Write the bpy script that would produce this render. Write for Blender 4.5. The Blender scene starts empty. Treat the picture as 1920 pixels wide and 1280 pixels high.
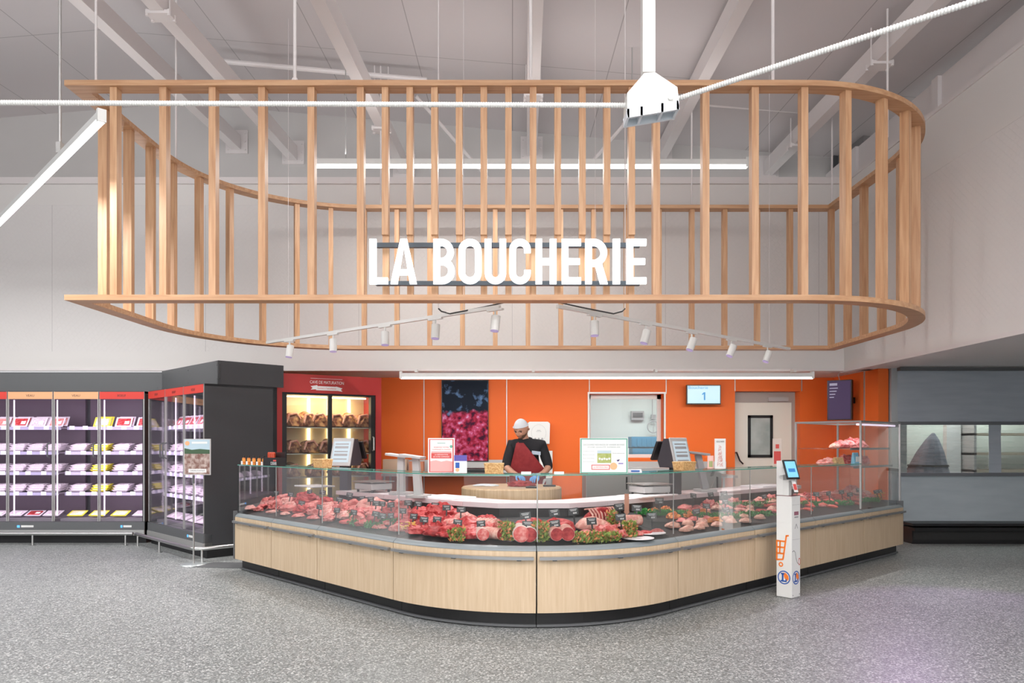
import bpy, bmesh, math, random
from mathutils import Vector, Matrix, noise
random.seed(7)
scene = bpy.context.scene
COL = scene.collection
PI = math.pi
R = math.radians

# ---------------------------------------------------------------- camera
F = 1360.0            # focal length in pixels of the 1920 frame
CH = 1.5              # eye height
HX, HY = 960.0, 830.0 # vanishing point of the depth lines
cam_data = bpy.data.cameras.new('camera')
cam = bpy.data.objects.new('camera', cam_data)
COL.objects.link(cam)
cam.location = (0, 0, CH)
cam.rotation_euler = (R(90), 0, 0)
cam_data.sensor_width = 36
cam_data.lens = 36 * F / 1920
cam_data.shift_y = (HY - 640) / 1920
cam_data.clip_start = 0.05
cam_data.clip_end = 200
scene.camera = cam

# ---------------------------------------------------------------- world, exposure
scene.view_settings.view_transform = 'Standard'
scene.view_settings.look = 'None'
scene.view_settings.gamma = 1
scene.view_settings.exposure = 0.92
w = bpy.data.worlds.new('world')
scene.world = w
w.use_nodes = True
w.node_tree.nodes['Background'].inputs[0].default_value = (0.98, 0.985, 1.0, 1)
w.node_tree.nodes['Background'].inputs[1].default_value = 1.12
try:
    scene.cycles.transparent_max_bounces = 32
    scene.cycles.max_bounces = 10
except Exception:
    pass

def area(name, loc, size, power, color=(1, 1, 1), rot=(0, 0, 0), spread=180):
    l = bpy.data.lights.new(name, 'AREA')
    l.shape = 'RECTANGLE'; l.size, l.size_y = size
    l.energy = power; l.color = color; l.spread = R(spread)
    o = bpy.data.objects.new(name, l); COL.objects.link(o)
    o.location = loc; o.rotation_euler = rot
    return o
def spot(name, loc, target, power, color=(1, 1, 1), ang=60, blend=.6, rad=.03):
    l = bpy.data.lights.new(name, 'SPOT')
    l.energy = power; l.color = color; l.spot_size = R(ang); l.spot_blend = blend; l.shadow_soft_size = rad
    o = bpy.data.objects.new(name, l); COL.objects.link(o)
    o.location = loc
    d = Vector(target) - Vector(loc)
    o.rotation_euler = d.to_track_quat('-Z', 'Y').to_euler()
    return o
# unseen fill rows, added over the aisle and behind the eye
for i, y in enumerate((1.0, -2.0, -5.0)):
    area('fill_row_light', (0, y, 5.3), (12, .3), 130, (1, .99, .975))
    area('fill_row_uplight', (0, y + .3, 5.0), (13, .3), 300, (1, .975, .965), (R(180), 0, 0))
area('frame_bar_uplight', (.25, 9.5, 5.28), (5.6, .06), 10, (1, .97, .96), (R(180), 0, 0))
# suspended bar inside the wooden frame, bar under the white bulkhead, oblique tube at the left
area('frame_bar_light', (.25, 9.5, 5.10), (5.6, .06), 65, (1, .98, .95))
area('bulkhead_bar_light', (1.45, 11.24, 2.52), (6.2, .05), 135, (1, .96, .92), (R(28), 0, 0))
area('aisle_tube_light', (-5.0, 7.4, 4.02), (3.9, .06), 60, (1, 1, 1), (0, 0, R(135)))
area('left_aisle_fill_light', (-9.5, 7.2, 4.3), (5, .2), 110, (1, 1, .99))  # unseen row, added to brighten the left wall
area('aisle_tube_uplight', (-6.0, 8.4, 4.3), (3.9, .06), 16, (1, .98, .98), (R(180), 0, R(45)))

# ---------------------------------------------------------------- materials
MATS = {}
def new_mat(name):
    m = bpy.data.materials.new(name); m.use_nodes = True
    nt = m.node_tree
    return m, nt, nt.nodes['Principled BSDF']
def rgba(c): return (c[0], c[1], c[2], 1)
def mat(name, color, rough=.5, metal=0, spec=.5, emit=None, es=0, color2=None, scale=(8, 8, 8), detail=3, bump=0, bscale=None, lo=.35, hi=.65, sheen=0, coat=0, ntype='noise'):
    if name in MATS: return MATS[name]
    m, nt, b = new_mat(name)
    b.inputs['Base Color'].default_value = rgba(color)
    b.inputs['Roughness'].default_value = rough
    b.inputs['Metallic'].default_value = metal
    b.inputs['Specular IOR Level'].default_value = spec
    if coat: b.inputs['Coat Weight'].default_value = coat; b.inputs['Coat Roughness'].default_value = .15
    if emit:
        b.inputs['Emission Color'].default_value = rgba(emit); b.inputs['Emission Strength'].default_value = es
    N, L = nt.nodes, nt.links
    if color2 or bump:
        tc = N.new('ShaderNodeTexCoord'); mp = N.new('ShaderNodeMapping')
        L.new(tc.outputs['Object'], mp.inputs['Vector']); mp.inputs['Scale'].default_value = scale
        if ntype == 'voronoi':
            no = N.new('ShaderNodeTexVoronoi'); no.inputs['Scale'].default_value = 1; out = no.outputs['Distance']
        else:
            no = N.new('ShaderNodeTexNoise'); no.inputs['Scale'].default_value = 1; no.inputs['Detail'].default_value = detail; out = no.outputs['Fac']
        L.new(mp.outputs[0], no.inputs['Vector'])
        if color2:
            cr = N.new('ShaderNodeValToRGB')
            cr.color_ramp.elements[0].position = lo; cr.color_ramp.elements[0].color = rgba(color)
            cr.color_ramp.elements[1].position = hi; cr.color_ramp.elements[1].color = rgba(color2)
            L.new(out, cr.inputs[0]); L.new(cr.outputs[0], b.inputs['Base Color'])
        if bump:
            bu = N.new('ShaderNodeBump'); bu.inputs['Strength'].default_value = bump; bu.inputs['Distance'].default_value = .01
            L.new(out, bu.inputs['Height']); L.new(bu.outputs[0], b.inputs['Normal'])
    MATS[name] = m
    return m
def glass(name, tint=(.97, .99, .985), refl=.06, edge=.55, rough=.02):
    m = bpy.data.materials.new(name); m.use_nodes = True
    nt = m.node_tree; N, L = nt.nodes, nt.links
    N.remove(N['Principled BSDF'])
    out = N['Material Output']
    tr = N.new('ShaderNodeBsdfTransparent'); tr.inputs[0].default_value = rgba(tint)
    gl = N.new('ShaderNodeBsdfGlossy'); gl.inputs['Roughness'].default_value = rough; gl.inputs[0].default_value = (1, 1, 1, 1)
    lw = N.new('ShaderNodeLayerWeight'); lw.inputs[0].default_value = .25
    mr = N.new('ShaderNodeMapRange'); mr.inputs['To Min'].default_value = refl; mr.inputs['To Max'].default_value = edge
    mx = N.new('ShaderNodeMixShader')
    L.new(lw.outputs['Fresnel'], mr.inputs[0]); L.new(mr.outputs[0], mx.inputs[0])
    L.new(tr.outputs[0], mx.inputs[1]); L.new(gl.outputs[0], mx.inputs[2]); L.new(mx.outputs[0], out.inputs[0])
    MATS[name] = m
    return m
def wood(name, c1, c2, along='z', scale=6):
    m, nt, b = new_mat(name); N, L = nt.nodes, nt.links
    tc = N.new('ShaderNodeTexCoord'); mp = N.new('ShaderNodeMapping')
    s = {'z': (scale * 6, scale * 6, scale * .35), 'x': (scale * .35, scale * 6, scale * 6)}[along]
    mp.inputs['Scale'].default_value = s
    no = N.new('ShaderNodeTexNoise'); no.inputs['Scale'].default_value = 1; no.inputs['Detail'].default_value = 4; no.inputs['Distortion'].default_value = .4
    cr = N.new('ShaderNodeValToRGB'); cr.color_ramp.elements[0].color = rgba(c1); cr.color_ramp.elements[1].color = rgba(c2)
    cr.color_ramp.elements[0].position = .3; cr.color_ramp.elements[1].position = .7
    L.new(tc.outputs['Object'], mp.inputs[0]); L.new(mp.outputs[0], no.inputs['Vector']); L.new(no.outputs['Fac'], cr.inputs[0])
    L.new(cr.outputs[0], b.inputs['Base Color']); b.inputs['Roughness'].default_value = .45
    MATS[name] = m
    return m
def floor_mat():
    m, nt, b = new_mat('speckled_floor'); N, L = nt.nodes, nt.links
    tc = N.new('ShaderNodeTexCoord')
    v = N.new('ShaderNodeTexVoronoi'); v.inputs['Scale'].default_value = 95
    L.new(tc.outputs['Object'], v.inputs['Vector'])
    cr = N.new('ShaderNodeValToRGB'); cr.color_ramp.interpolation = 'LINEAR'
    e = cr.color_ramp.elements
    e[0].position = 0; e[0].color = (.125, .136, .134, 1); e[1].position = 1; e[1].color = (.55, .57, .56, 1)
    for p, c in ((.3, (.19, .203, .20, 1)), (.5, (.235, .25, .246, 1)), (.75, (.285, .302, .298, 1))):
        k = e.new(p); k.color = c
    sp = N.new('ShaderNodeSeparateColor'); L.new(v.outputs['Color'], sp.inputs[0]); L.new(sp.outputs[0], cr.inputs[0])
    L.new(cr.outputs[0], b.inputs['Base Color']); b.inputs['Roughness'].default_value = .42; b.inputs['Specular IOR Level'].default_value = .35
    return m
def grid_mat(name, color, line, sx, sy, mort=.006, rough=.7, axes='xy', bumpy=False):
    m, nt, b = new_mat(name); N, L = nt.nodes, nt.links
    tc = N.new('ShaderNodeTexCoord'); sep = N.new('ShaderNodeSeparateXYZ'); L.new(tc.outputs['Object'], sep.inputs[0])
    def line_fac(axis, period):
        d = N.new('ShaderNodeMath'); d.operation = 'DIVIDE'; d.inputs[1].default_value = period
        L.new(sep.outputs['xyz'.index(axis)], d.inputs[0])
        fr = N.new('ShaderNodeMath'); fr.operation = 'FRACT'; L.new(d.outputs[0], fr.inputs[0])
        lt = N.new('ShaderNodeMath'); lt.operation = 'LESS_THAN'; lt.inputs[1].default_value = mort / period
        L.new(fr.outputs[0], lt.inputs[0]); return lt
    a, c = line_fac(axes[0], sx), line_fac(axes[1], sy)
    mx = N.new('ShaderNodeMath'); mx.operation = 'MAXIMUM'; L.new(a.outputs[0], mx.inputs[0]); L.new(c.outputs[0], mx.inputs[1])
    mix = N.new('ShaderNodeMix'); mix.data_type = 'RGBA'; mix.inputs[6].default_value = rgba(color); mix.inputs[7].default_value = rgba(line)
    L.new(mx.outputs[0], mix.inputs[0]); L.new(mix.outputs[2], b.inputs['Base Color']); b.inputs['Roughness'].default_value = rough
    if bumpy:
        mp = N.new('ShaderNodeMapping'); mp.inputs['Rotation'].default_value = (R(0), R(45), R(0)) if 'x' in axes else (R(45), 0, 0)
        mp.inputs['Scale'].default_value = (1, 1, 1)
        v = N.new('ShaderNodeTexBrick'); v.inputs['Scale'].default_value = 7; v.inputs['Mortar Size'].default_value = .03
        v.inputs['Brick Width'].default_value = .7; v.inputs['Row Height'].default_value = .7; v.offset = .5
        mp2 = N.new('ShaderNodeCombineXYZ')
        ad = N.new('ShaderNodeMath'); ad.operation = 'ADD'; sb = N.new('ShaderNodeMath'); sb.operation = 'SUBTRACT'
        i0 = 'xyz'.index(axes[0])
        for q in (ad, sb): L.new(sep.outputs[i0], q.inputs[0]); L.new(sep.outputs[2], q.inputs[1])
        L.new(ad.outputs[0], mp2.inputs[0]); L.new(sb.outputs[0], mp2.inputs[1]); L.new(mp2.outputs[0], v.inputs['Vector'])
        ns = N.new('ShaderNodeTexNoise'); ns.inputs['Scale'].default_value = 9; L.new(tc.outputs['Object'], ns.inputs['Vector'])
        mu = N.new('ShaderNodeMath'); mu.operation = 'MULTIPLY'; L.new(v.outputs['Fac'], mu.inputs[0]); L.new(ns.outputs['Fac'], mu.inputs[1])
        bu = N.new('ShaderNodeBump'); bu.inputs['Strength'].default_value = .55; bu.inputs['Distance'].default_value = .02; bu.invert = True
        L.new(mu.outputs[0], bu.inputs['Height']); L.new(bu.outputs[0], b.inputs['Normal'])
    MATS[name] = m
    return m

M_floor = floor_mat()
M_ceil = grid_mat('ceiling_panels', (.60, .565, .57), (.36, .34, .34), 1.35, 3.4, .012)
M_panel = grid_mat('embossed_wall_panels', (.74, .72, .705), (.50, .48, .48), 2.4, 20, .006, .6, 'xz', True)
M_panel_r = grid_mat('embossed_side_panels', (.74, .72, .705), (.50, .48, .48), 2.4, 20, .006, .6, 'yz', True)
M_white = mat('white_paint', (.74, .72, .70), .6)
M_upper = mat('grey_upper_wall', (.56, .545, .535), .7, color2=(.60, .585, .575), scale=(.6, .6, .6))
M_beam = mat('white_beam_paint', (.74, .70, .695), .5)
M_steelwhite = mat('white_enamel', (.74, .75, .73), .35)
M_frame_wood = wood('frame_oak', (.48, .25, .125), (.66, .41, .235), 'z', 5)
M_rail_wood = wood('frame_oak_rail', (.48, .25, .125), (.64, .39, .22), 'x', 5)
M_counter_wood = wood('pale_ash_laminate', (.545, .405, .26), (.635, .50, .345), 'z', 7)
M_dark = mat('anthracite_panel', (.045, .046, .05), .4)
M_darkgrey = mat('dark_grey_panel', (.11, .115, .12), .45)
M_black = mat('black_plastic', (.012, .012, .013), .4)
M_orange = mat('orange_laminate', (.80, .155, .028), .5, spec=.2)
M_steel = mat('brushed_steel', (.55, .55, .54), .3, 1)
M_steelmatt = mat('satin_steel', (.50, .50, .49), .45, .6)
M_alu = mat('aluminium_strip', (.34, .35, .36), .35, .7)
M_glass = glass('counter_glass', (.98, .99, .987), .012, .38)
M_glassedge = mat('green_glass_edge', (.10, .30, .24), .15)
M_doorglass = glass('cabinet_door_glass', (.985, .98, .99), .02, .3)
M_white_e = mat('lamp_white', (1, 1, 1), .5, emit=(1, 1, 1), es=2.2)
M_letter = mat('letter_light', (1, 1, 1), .5, emit=(.93, .98, 1), es=1.1)
M_lav = mat('lavender_tube', (1, 1, 1), .5, emit=(.95, .78, 1), es=.65)
M_warm = mat('warm_tube', (1, 1, 1), .5, emit=(1, .82, .45), es=3)
M_red = mat('crimson_panel', (.42, .03, .028), .4)
M_redstrip = mat('red_strip', (.68, .055, .04), .45)
M_peach = mat('peach_strip', (.82, .42, .22), .45)
M_paper = mat('white_paper', (.76, .76, .75), .6)
M_ink = mat('dark_ink', (.03, .03, .03), .6)
M_redink = mat('red_ink', (.60, .08, .07), .6)
M_greenink = mat('green_ink', (.12, .36, .27), .6)
M_blueink = mat('blue_ink', (.02, .10, .40), .6)
M_orangeink = mat('orange_ink', (.85, .20, .02), .6)
M_pinkink = mat('pink_ink', (.80, .38, .36), .6)
M_foam = mat('foam_tray', (.68, .62, .66), .4)
M_yellow = mat('yellow_tray', (.78, .72, .05), .4)
M_film = mat('wrapped_pack_white', (.50, .40, .44), .3, color2=(.78, .70, .75), scale=(60, 60, 60))
M_skin = mat('skin', (.60, .32, .22), .5)
M_cloth = mat('black_shirt_cloth', (.018, .018, .022), .85)
M_apron = mat('wine_apron_cloth', (.27, .025, .03), .8, color2=(.33, .035, .04), scale=(20, 20, 20))
M_glove = mat('blue_glove', (.14, .36, .72), .45)
M_cap = mat('white_cap_cloth', (.72, .76, .80), .8)
M_leaf = mat('parsley_green', (.02, .20, .035), .5, color2=(.05, .36, .06), scale=(60, 60, 60))
M_sprig = mat('sprig_green', (.16, .26, .05), .5, color2=(.34, .42, .10), scale=(80, 80, 80))
M_flower = mat('sprig_flower', (.75, .28, .12), .5)
M_wicker = mat('wicker', (.48, .26, .09), .6, color2=(.72, .50, .24), scale=(70, 70, 70), bump=.5)
M_block = wood('butcher_block_wood', (.52, .33, .17), (.72, .53, .32), 'z', 6)
M_grey = mat('grey_plastic', (.34, .34, .35), .4)
M_scale = mat('pale_grey_plastic', (.46, .455, .45), .4)
M_polywhite = mat('white_cutting_board', (.84, .80, .82), .4)
M_worktop = mat('pale_worktop', (.70, .62, .64), .35)
M_curtain = mat('slate_curtain', (.36, .40, .45), .6, color2=(.40, .445, .49), scale=(2, 2, 14), bump=.3)
M_rubber = mat('black_rubber', (.02, .02, .02), .5, bump=.4, scale=(20, 20, 20))
M_roomwhite = mat('prep_room_white', (.58, .64, .62), .6)
def meatm(name, a, b, sc=28, lo=.42, hi=.66, rough=.45):
    a = tuple(v * f for v, f in zip(a, (.82, .62, .62))); b = tuple(v * f for v, f in zip(b, (.85, .72, .72)))
    return mat(name, a, rough, color2=b, scale=(sc, sc, sc), detail=6, bump=.5, lo=lo, hi=hi, spec=.3)
M_beef = meatm('raw_beef', (.50, .022, .028), (.72, .17, .16))
M_pinkmeat = meatm('pink_meat', (.66, .13, .12), (.84, .42, .38))
M_veal = meatm('pale_veal', (.74, .30, .26), (.87, .60, .53))
M_deep = meatm('deep_red_meat', (.30, .012, .018), (.52, .06, .06))
M_fat = meatm('fat_cover', (.72, .40, .33), (.86, .66, .55))
M_aged = meatm('dry_aged_beef', (.16, .04, .025), (.62, .40, .20), 20)
M_poultry = meatm('poultry_flesh', (.80, .50, .38), (.88, .66, .52))
M_marin = meatm('orange_marinade', (.78, .22, .02), (.88, .45, .10))
M_chop = meatm('red_sausage', (.62, .06, .04), (.80, .22, .15))
M_tag = mat('black_price_card', (.03, .034, .037), .5)
M_tagtxt = mat('chalk_white', (.55, .57, .57), .6)

# ---------------------------------------------------------------- builders
class MB:
    def __init__(s): s.v = []; s.f = []; s.mi = []; s.cur = 0; s.smooth = False
    def add(s, vs, fs):
        n = len(s.v); s.v += [Vector(p) for p in vs]
        for f in fs: s.f.append([n + i for i in f]); s.mi.append(s.cur)
        return s
    def box(s, x0, x1, y0, y1, z0, z1):
        v = [(x0, y0, z0), (x1, y0, z0), (x1, y1, z0), (x0, y1, z0), (x0, y0, z1), (x1, y0, z1), (x1, y1, z1), (x0, y1, z1)]
        return s.add(v, [(0, 3, 2, 1), (4, 5, 6, 7), (0, 1, 5, 4), (1, 2, 6, 5), (2, 3, 7, 6), (3, 0, 4, 7)])
    def hexa(s, b, t):
        return s.add(list(b) + list(t), [(0, 3, 2, 1), (4, 5, 6, 7), (0, 1, 5, 4), (1, 2, 6, 5), (2, 3, 7, 6), (3, 0, 4, 7)])
    def obox(s, c, u, v, n, a, b, d):
        c, u, v, n = Vector(c), Vector(u).normalized(), Vector(v).normalized(), Vector(n).normalized()
        P = lambda i, j, k: c + u * a * i / 2 + v * b * j / 2 + n * d * k / 2
        return s.hexa([P(-1, -1, -1), P(1, -1, -1), P(1, 1, -1), P(-1, 1, -1)], [P(-1, -1, 1), P(1, -1, 1), P(1, 1, 1), P(-1, 1, 1)])
    def bar(s, p, q, wd, ht, up=(0, 0, 1)):
        p, q = Vector(p), Vector(q); d = q - p; up = Vector(up)
        side = d.cross(up).normalized(); u2 = side.cross(d).normalized()
        return s.obox((p + q) / 2, d, side, u2, d.length, wd, ht)
    def tube(s, pts, r, n=8, cap=True):
        pts = [Vector(p) for p in pts]; rr = r if isinstance(r, (list, tuple)) else [r] * len(pts)
        base = len(s.v); prev = None
        for i, p in enumerate(pts):
            d = (pts[min(i + 1, len(pts) - 1)] - pts[max(i - 1, 0)]).normalized()
            a = prev if prev is not None else (Vector((0, 0, 1)) if abs(d.z) < .9 else Vector((1, 0, 0)))
            sd = (a - d * a.dot(d)).normalized(); prev = sd; up = d.cross(sd)
            for k in range(n):
                t = 2 * PI * k / n
                s.v.append(p + (sd * math.cos(t) + up * math.sin(t)) * rr[i])
        for i in range(len(pts) - 1):
            for k in range(n):
                a = base + i * n + k; b = base + i * n + (k + 1) % n
                s.f.append([a, b, b + n, a + n]); s.mi.append(s.cur)
        if cap:
            s.f.append([base + k for k in range(n)][::-1]); s.mi.append(s.cur)
            s.f.append([base + (len(pts) - 1) * n + k for k in range(n)]); s.mi.append(s.cur)
        return s
    def cyl(s, p, q, r, n=16): return s.tube([p, q], r, n)
    def lathe(s, prof, c=(0, 0, 0), n=24):
        base = len(s.v); c = Vector(c)
        for r, z in prof:
            for k in range(n):
                t = 2 * PI * k / n; s.v.append(c + Vector((r * math.cos(t), r * math.sin(t), z)))
        for i in range(len(prof) - 1):
            for k in range(n):
                a = base + i * n + k; b = base + i * n + (k + 1) % n
                s.f.append([a, b, b + n, a + n]); s.mi.append(s.cur)
        s.f.append([base + k for k in range(n)][::-1]); s.mi.append(s.cur)
        s.f.append([base + (len(prof) - 1) * n + k for k in range(n)]); s.mi.append(s.cur)
        return s
    def prism(s, poly, fr, z0, z1):
        # polygon in the plane frame fr=(o,u,v,n), extruded along n from z0 to z1
        o, u, v, n = fr; k = len(poly)
        vs = [o + u * a + v * b + n * z0 for a, b in poly] + [o + u * a + v * b + n * z1 for a, b in poly]
        fs = [list(range(k))[::-1], list(range(k, 2 * k))] + [(i, (i + 1) % k, k + (i + 1) % k, k + i) for i in range(k)]
        return s.add(vs, fs)
    def rect(s, fr, a0, b0, a1, b1, t=.002, off=0):
        return s.prism([(a0, b0), (a1, b0), (a1, b1), (a0, b1)], fr, off, off + t)
    def disc(s, fr, cx, cy, r, t=.002, off=0, n=24, ry=None):
        return s.prism([(cx + r * math.cos(2 * PI * k / n), cy + (ry or r) * math.sin(2 * PI * k / n)) for k in range(n)], fr, off, off + t)
    def band(s, fr, cx, cy, ro, ri, a0, a1, t=.002, off=0, n=14, sy=1.0, riy=None):
        riy = ri if riy is None else riy
        P = lambda rx, ry, a: (cx + rx * math.cos(a), cy + ry * math.sin(a))
        for i in range(n):
            b0 = R(a0 + (a1 - a0) * i / n); b1 = R(a0 + (a1 - a0) * (i + 1) / n)
            s.prism([P(ri, riy, b0), P(ro, ro * sy, b0), P(ro, ro * sy, b1), P(ri, riy, b1)], fr, off, off + t)
        return s
    def build(s, name, m, parent=None, loc=(0, 0, 0), rotz=0, world=False, smooth=None, bevel=0):
        me = bpy.data.meshes.new(name)
        vs = s.v
        if world:
            inv = None
            root = parent
            while root is not None and root.parent: root = root.parent
            if root is not None: M0 = Matrix.Translation(root.location) @ Matrix.Rotation(root.rotation_euler.z, 4, 'Z')
            else: M0 = Matrix.Translation(loc) @ Matrix.Rotation(rotz, 4, 'Z')
            inv = M0.inverted(); vs = [inv @ p for p in vs]
        me.from_pydata([tuple(p) for p in vs], [], s.f)
        ms = m if isinstance(m, (list, tuple)) else [m]
        for x in ms: me.materials.append(x)
        if len(ms) > 1: me.polygons.foreach_set('material_index', s.mi)
        sm = s.smooth if smooth is None else smooth
        if sm:
            me.polygons.foreach_set('use_smooth', [True] * len(me.polygons))
            try: me.set_sharp_from_angle(angle=R(40))
            except Exception: pass
        me.update()
        o = bpy.data.objects.new(name, me); COL.objects.link(o)
        if parent is not None: o.parent = parent
        else: o.location = loc; o.rotation_euler.z = rotz
        if bevel:
            b = o.modifiers.new('bevel', 'BEVEL'); b.width = bevel; b.segments = 2; b.limit_method = 'ANGLE'
        return o
def tag(o, label, cat, group=None, kind=None):
    if label: o['label'] = label
    if cat: o['category'] = cat
    if group: o['group'] = group
    if kind: o['kind'] = kind
    return o
def thing(name, label, cat, loc=(0, 0, 0), rotz=0, group=None):
    o = bpy.data.objects.new(name, None); COL.objects.link(o); o.empty_display_size = .1
    o.location = loc; o.rotation_euler.z = rotz
    return tag(o, label, cat, group)
def struct(o): o['kind'] = 'structure'; return o
def dup(root, loc=None, rotz=None, label=None, group=None, scale=None):
    r = root.copy(); COL.objects.link(r)
    if loc is not None: r.location = loc
    if rotz is not None: r.rotation_euler.z = rotz
    if scale is not None: r.scale = scale
    if label: r['label'] = label
    if group: r['group'] = group
    for ch in list(root.children):
        c = ch.copy(); COL.objects.link(c); c.parent = r
        for g in ch.children:
            d = g.copy(); COL.objects.link(d); d.parent = c
    return r
def frame(o, u, v):
    u, v = Vector(u).normalized(), Vector(v).normalized()
    return (Vector(o), u, v, u.cross(v))
FONT = {}
def text_mesh(body):
    if body in FONT: return FONT[body]
    cu = bpy.data.curves.new('t', 'FONT'); cu.body = body; cu.resolution_u = 3
    ob = bpy.data.objects.new('t', cu); COL.objects.link(ob)
    bpy.context.view_layer.update()
    me = bpy.data.meshes.new_from_object(ob)
    V = [v.co.copy() for v in me.vertices]; Fc = [list(p.vertices) for p in me.polygons]
    bpy.data.objects.remove(ob); bpy.data.curves.remove(cu); bpy.data.meshes.remove(me)
    x0 = min(v.x for v in V); x1 = max(v.x for v in V); y0 = min(v.y for v in V); y1 = max(v.y for v in V)
    V = [((v.x - x0) / (x1 - x0), (v.y - y0) / (y1 - y0)) for v in V]
    FONT[body] = (V, Fc)
    return FONT[body]
def text(mb, fr, body, a0, b0, a1, b1, off=.003):
    V, Fc = text_mesh(body); o, u, v, n = fr
    mb.add([o + u * (a0 + p[0] * (a1 - a0)) + v * (b0 + p[1] * (b1 - b0)) + n * off for p in V], Fc)
def pt(px, py, Z): return Vector(((px - HX) * Z / F, Z, CH + (HY - py) * Z / F))
ORD = ['first', 'second', 'third', 'fourth', 'fifth', 'sixth', 'seventh', 'eighth', 'ninth', 'tenth', 'eleventh', 'twelfth',
       'thirteenth', 'fourteenth', 'fifteenth', 'sixteenth', 'seventeenth', 'eighteenth', 'nineteenth', 'twentieth'] + \
      ['twenty-' + x for x in ('first', 'second', 'third', 'fourth', 'fifth', 'sixth', 'seventh', 'eighth', 'ninth')]
X3, Y3, Z3 = Vector((1, 0, 0)), Vector((0, 1, 0)), Vector((0, 0, 1))

# ================================================================ STRUCTURE
ZW = 11.35      # bulkhead plane
ZO = 12.9       # orange wall plane
XR = 5.2        # right bulkhead plane
ZS = 2.66       # underside of bulkhead
ZT = 5.54       # top of bulkhead panels
struct(MB().box(-16, 14, -8, 17, -.1, 0).build('floor', M_floor))
def cz(x, y): return 7.40 - .083 * abs(x + 5.8) + .037 * (y - 12.6)
c = MB()
for x0, x1 in ((-16, -5.8), (-5.8, 14)):
    b = [Vector((x0, -8, cz(x0, -8))), Vector((x1, -8, cz(x1, -8))), Vector((x1, 14, cz(x1, 14))), Vector((x0, 14, cz(x0, 14)))]
    c.hexa(b, [p + Z3 * .1 for p in b])
struct(c.build('ceiling', M_ceil))
# bulkhead above the counter alcove
struct(MB().box(-16, XR, ZW, ZW + .12, ZS, 2.93).box(-16, XR, ZW, ZW + .12, 5.22, ZT).build('trim_1', M_white))
struct(MB().box(-16, XR, ZW + .003, ZW + .12, 2.93, 5.22).build('wall_back', M_panel))
struct(MB().box(-16, XR + .3, ZW - .05, ZW + .16, ZT, ZT + .10).build('trim_2', M_beam))
struct(MB().box(-16, 9, 12.6, 12.75, 4.8, 7.6).build('wall_back_upper', M_upper))
struct(MB().box(XR, XR + .12, -8, ZW + .12, 4.83, ZT).box(XR, XR + .12, -8, ZW + .12, ZS, 2.80).build('trim_3', M_white))
struct(MB().box(XR + .003, XR + .12, -8, ZW + .12, 2.80, 4.83).build('wall_right', M_panel_r))
t4 = MB().box(XR + .25, XR + .40, -8, 12.6, ZT + .25, ZT + .62).box(XR - .02, XR + .16, -8, ZW, ZT, ZT + .05)
for y in (2, 4.4, 6.8, 9.2, 11.4): t4.box(XR + .2, XR + .45, y, y + .14, ZT, ZT + .62)
struct(t4.build('trim_4', M_beam))
struct(MB().box(-14.2, -14, -8, 12.6, 0, 7).build('wall_left_added', mat('added_left_wall', (.26, .25, .27), .7)))  # unseen wall, added to cut pale reflections in the counter glass
struct(MB().box(9, 9.2, -8, 12.7, 0, 7.6).build('wall_far_right', M_upper))
# soffits
struct(MB().box(-5.2, 5.9, ZW + .12, ZO + .4, ZS, ZS + .1).box(XR + .12, 9, -8, ZW + .3, ZS, ZS + .1).build('ceiling_soffit', mat('soffit_grey', (.76, .74, .73), .6)))
struct(MB().box(XR - .01, XR + .13, -8, ZW + .12, ZS - .05, ZS).box(-16, XR, ZW - .015, ZW + .13, ZS - .035, ZS).build('trim_5', M_beam))
# orange alcove wall with openings for the window and the door
wx0, wx1, wz0, wz1 = 1.375, 2.70, 1.234, 2.373
dx0, dx1, dz1 = 3.965, 5.12, 2.42
o_ = MB()
o_.box(-5.2, wx0, ZO, ZO + .32, 0, ZS).box(wx0, wx1, ZO, ZO + .32, 0, wz0).box(wx0, wx1, ZO, ZO + .32, wz1, ZS)
o_.box(wx1, dx0, ZO, ZO + .32, 0, ZS).box(dx0, dx1, ZO, ZO + .32, dz1, ZS).box(dx1, 5.80, ZO, ZO + .32, 0, ZS)
struct(o_.build('wall_alcove_back', M_orange))
struct(MB().box(5.72, 5.88, ZW - .02, ZO, 0, ZS).build('wall_alcove_right', M_orange))
struct(MB().box(-5.3, -5.2, ZW + .12, ZO, 0, ZS).build('wall_alcove_left', M_orange))
t6 = MB()
for px in (795, 950, 1105, 1249, 1378, 1503):
    x = (px - 960) * ZO / F; z0 = 0 if px in (795, 950) else (wz1 if px in (1105, 1249) else dz1)
    t6.box(x - .008, x + .008, ZO - .006, ZO, z0, ZS)
t6.box(5.708, 5.722, 11.75, 11.78, 0, ZS)
struct(t6.build('trim_6', M_steelmatt))
struct(MB().box(5.90, 6.14, 11.28, 11.5, 0, ZS).build('wall_column', mat('grey_column_paint', (.42, .43, .43), .6)))

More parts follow.
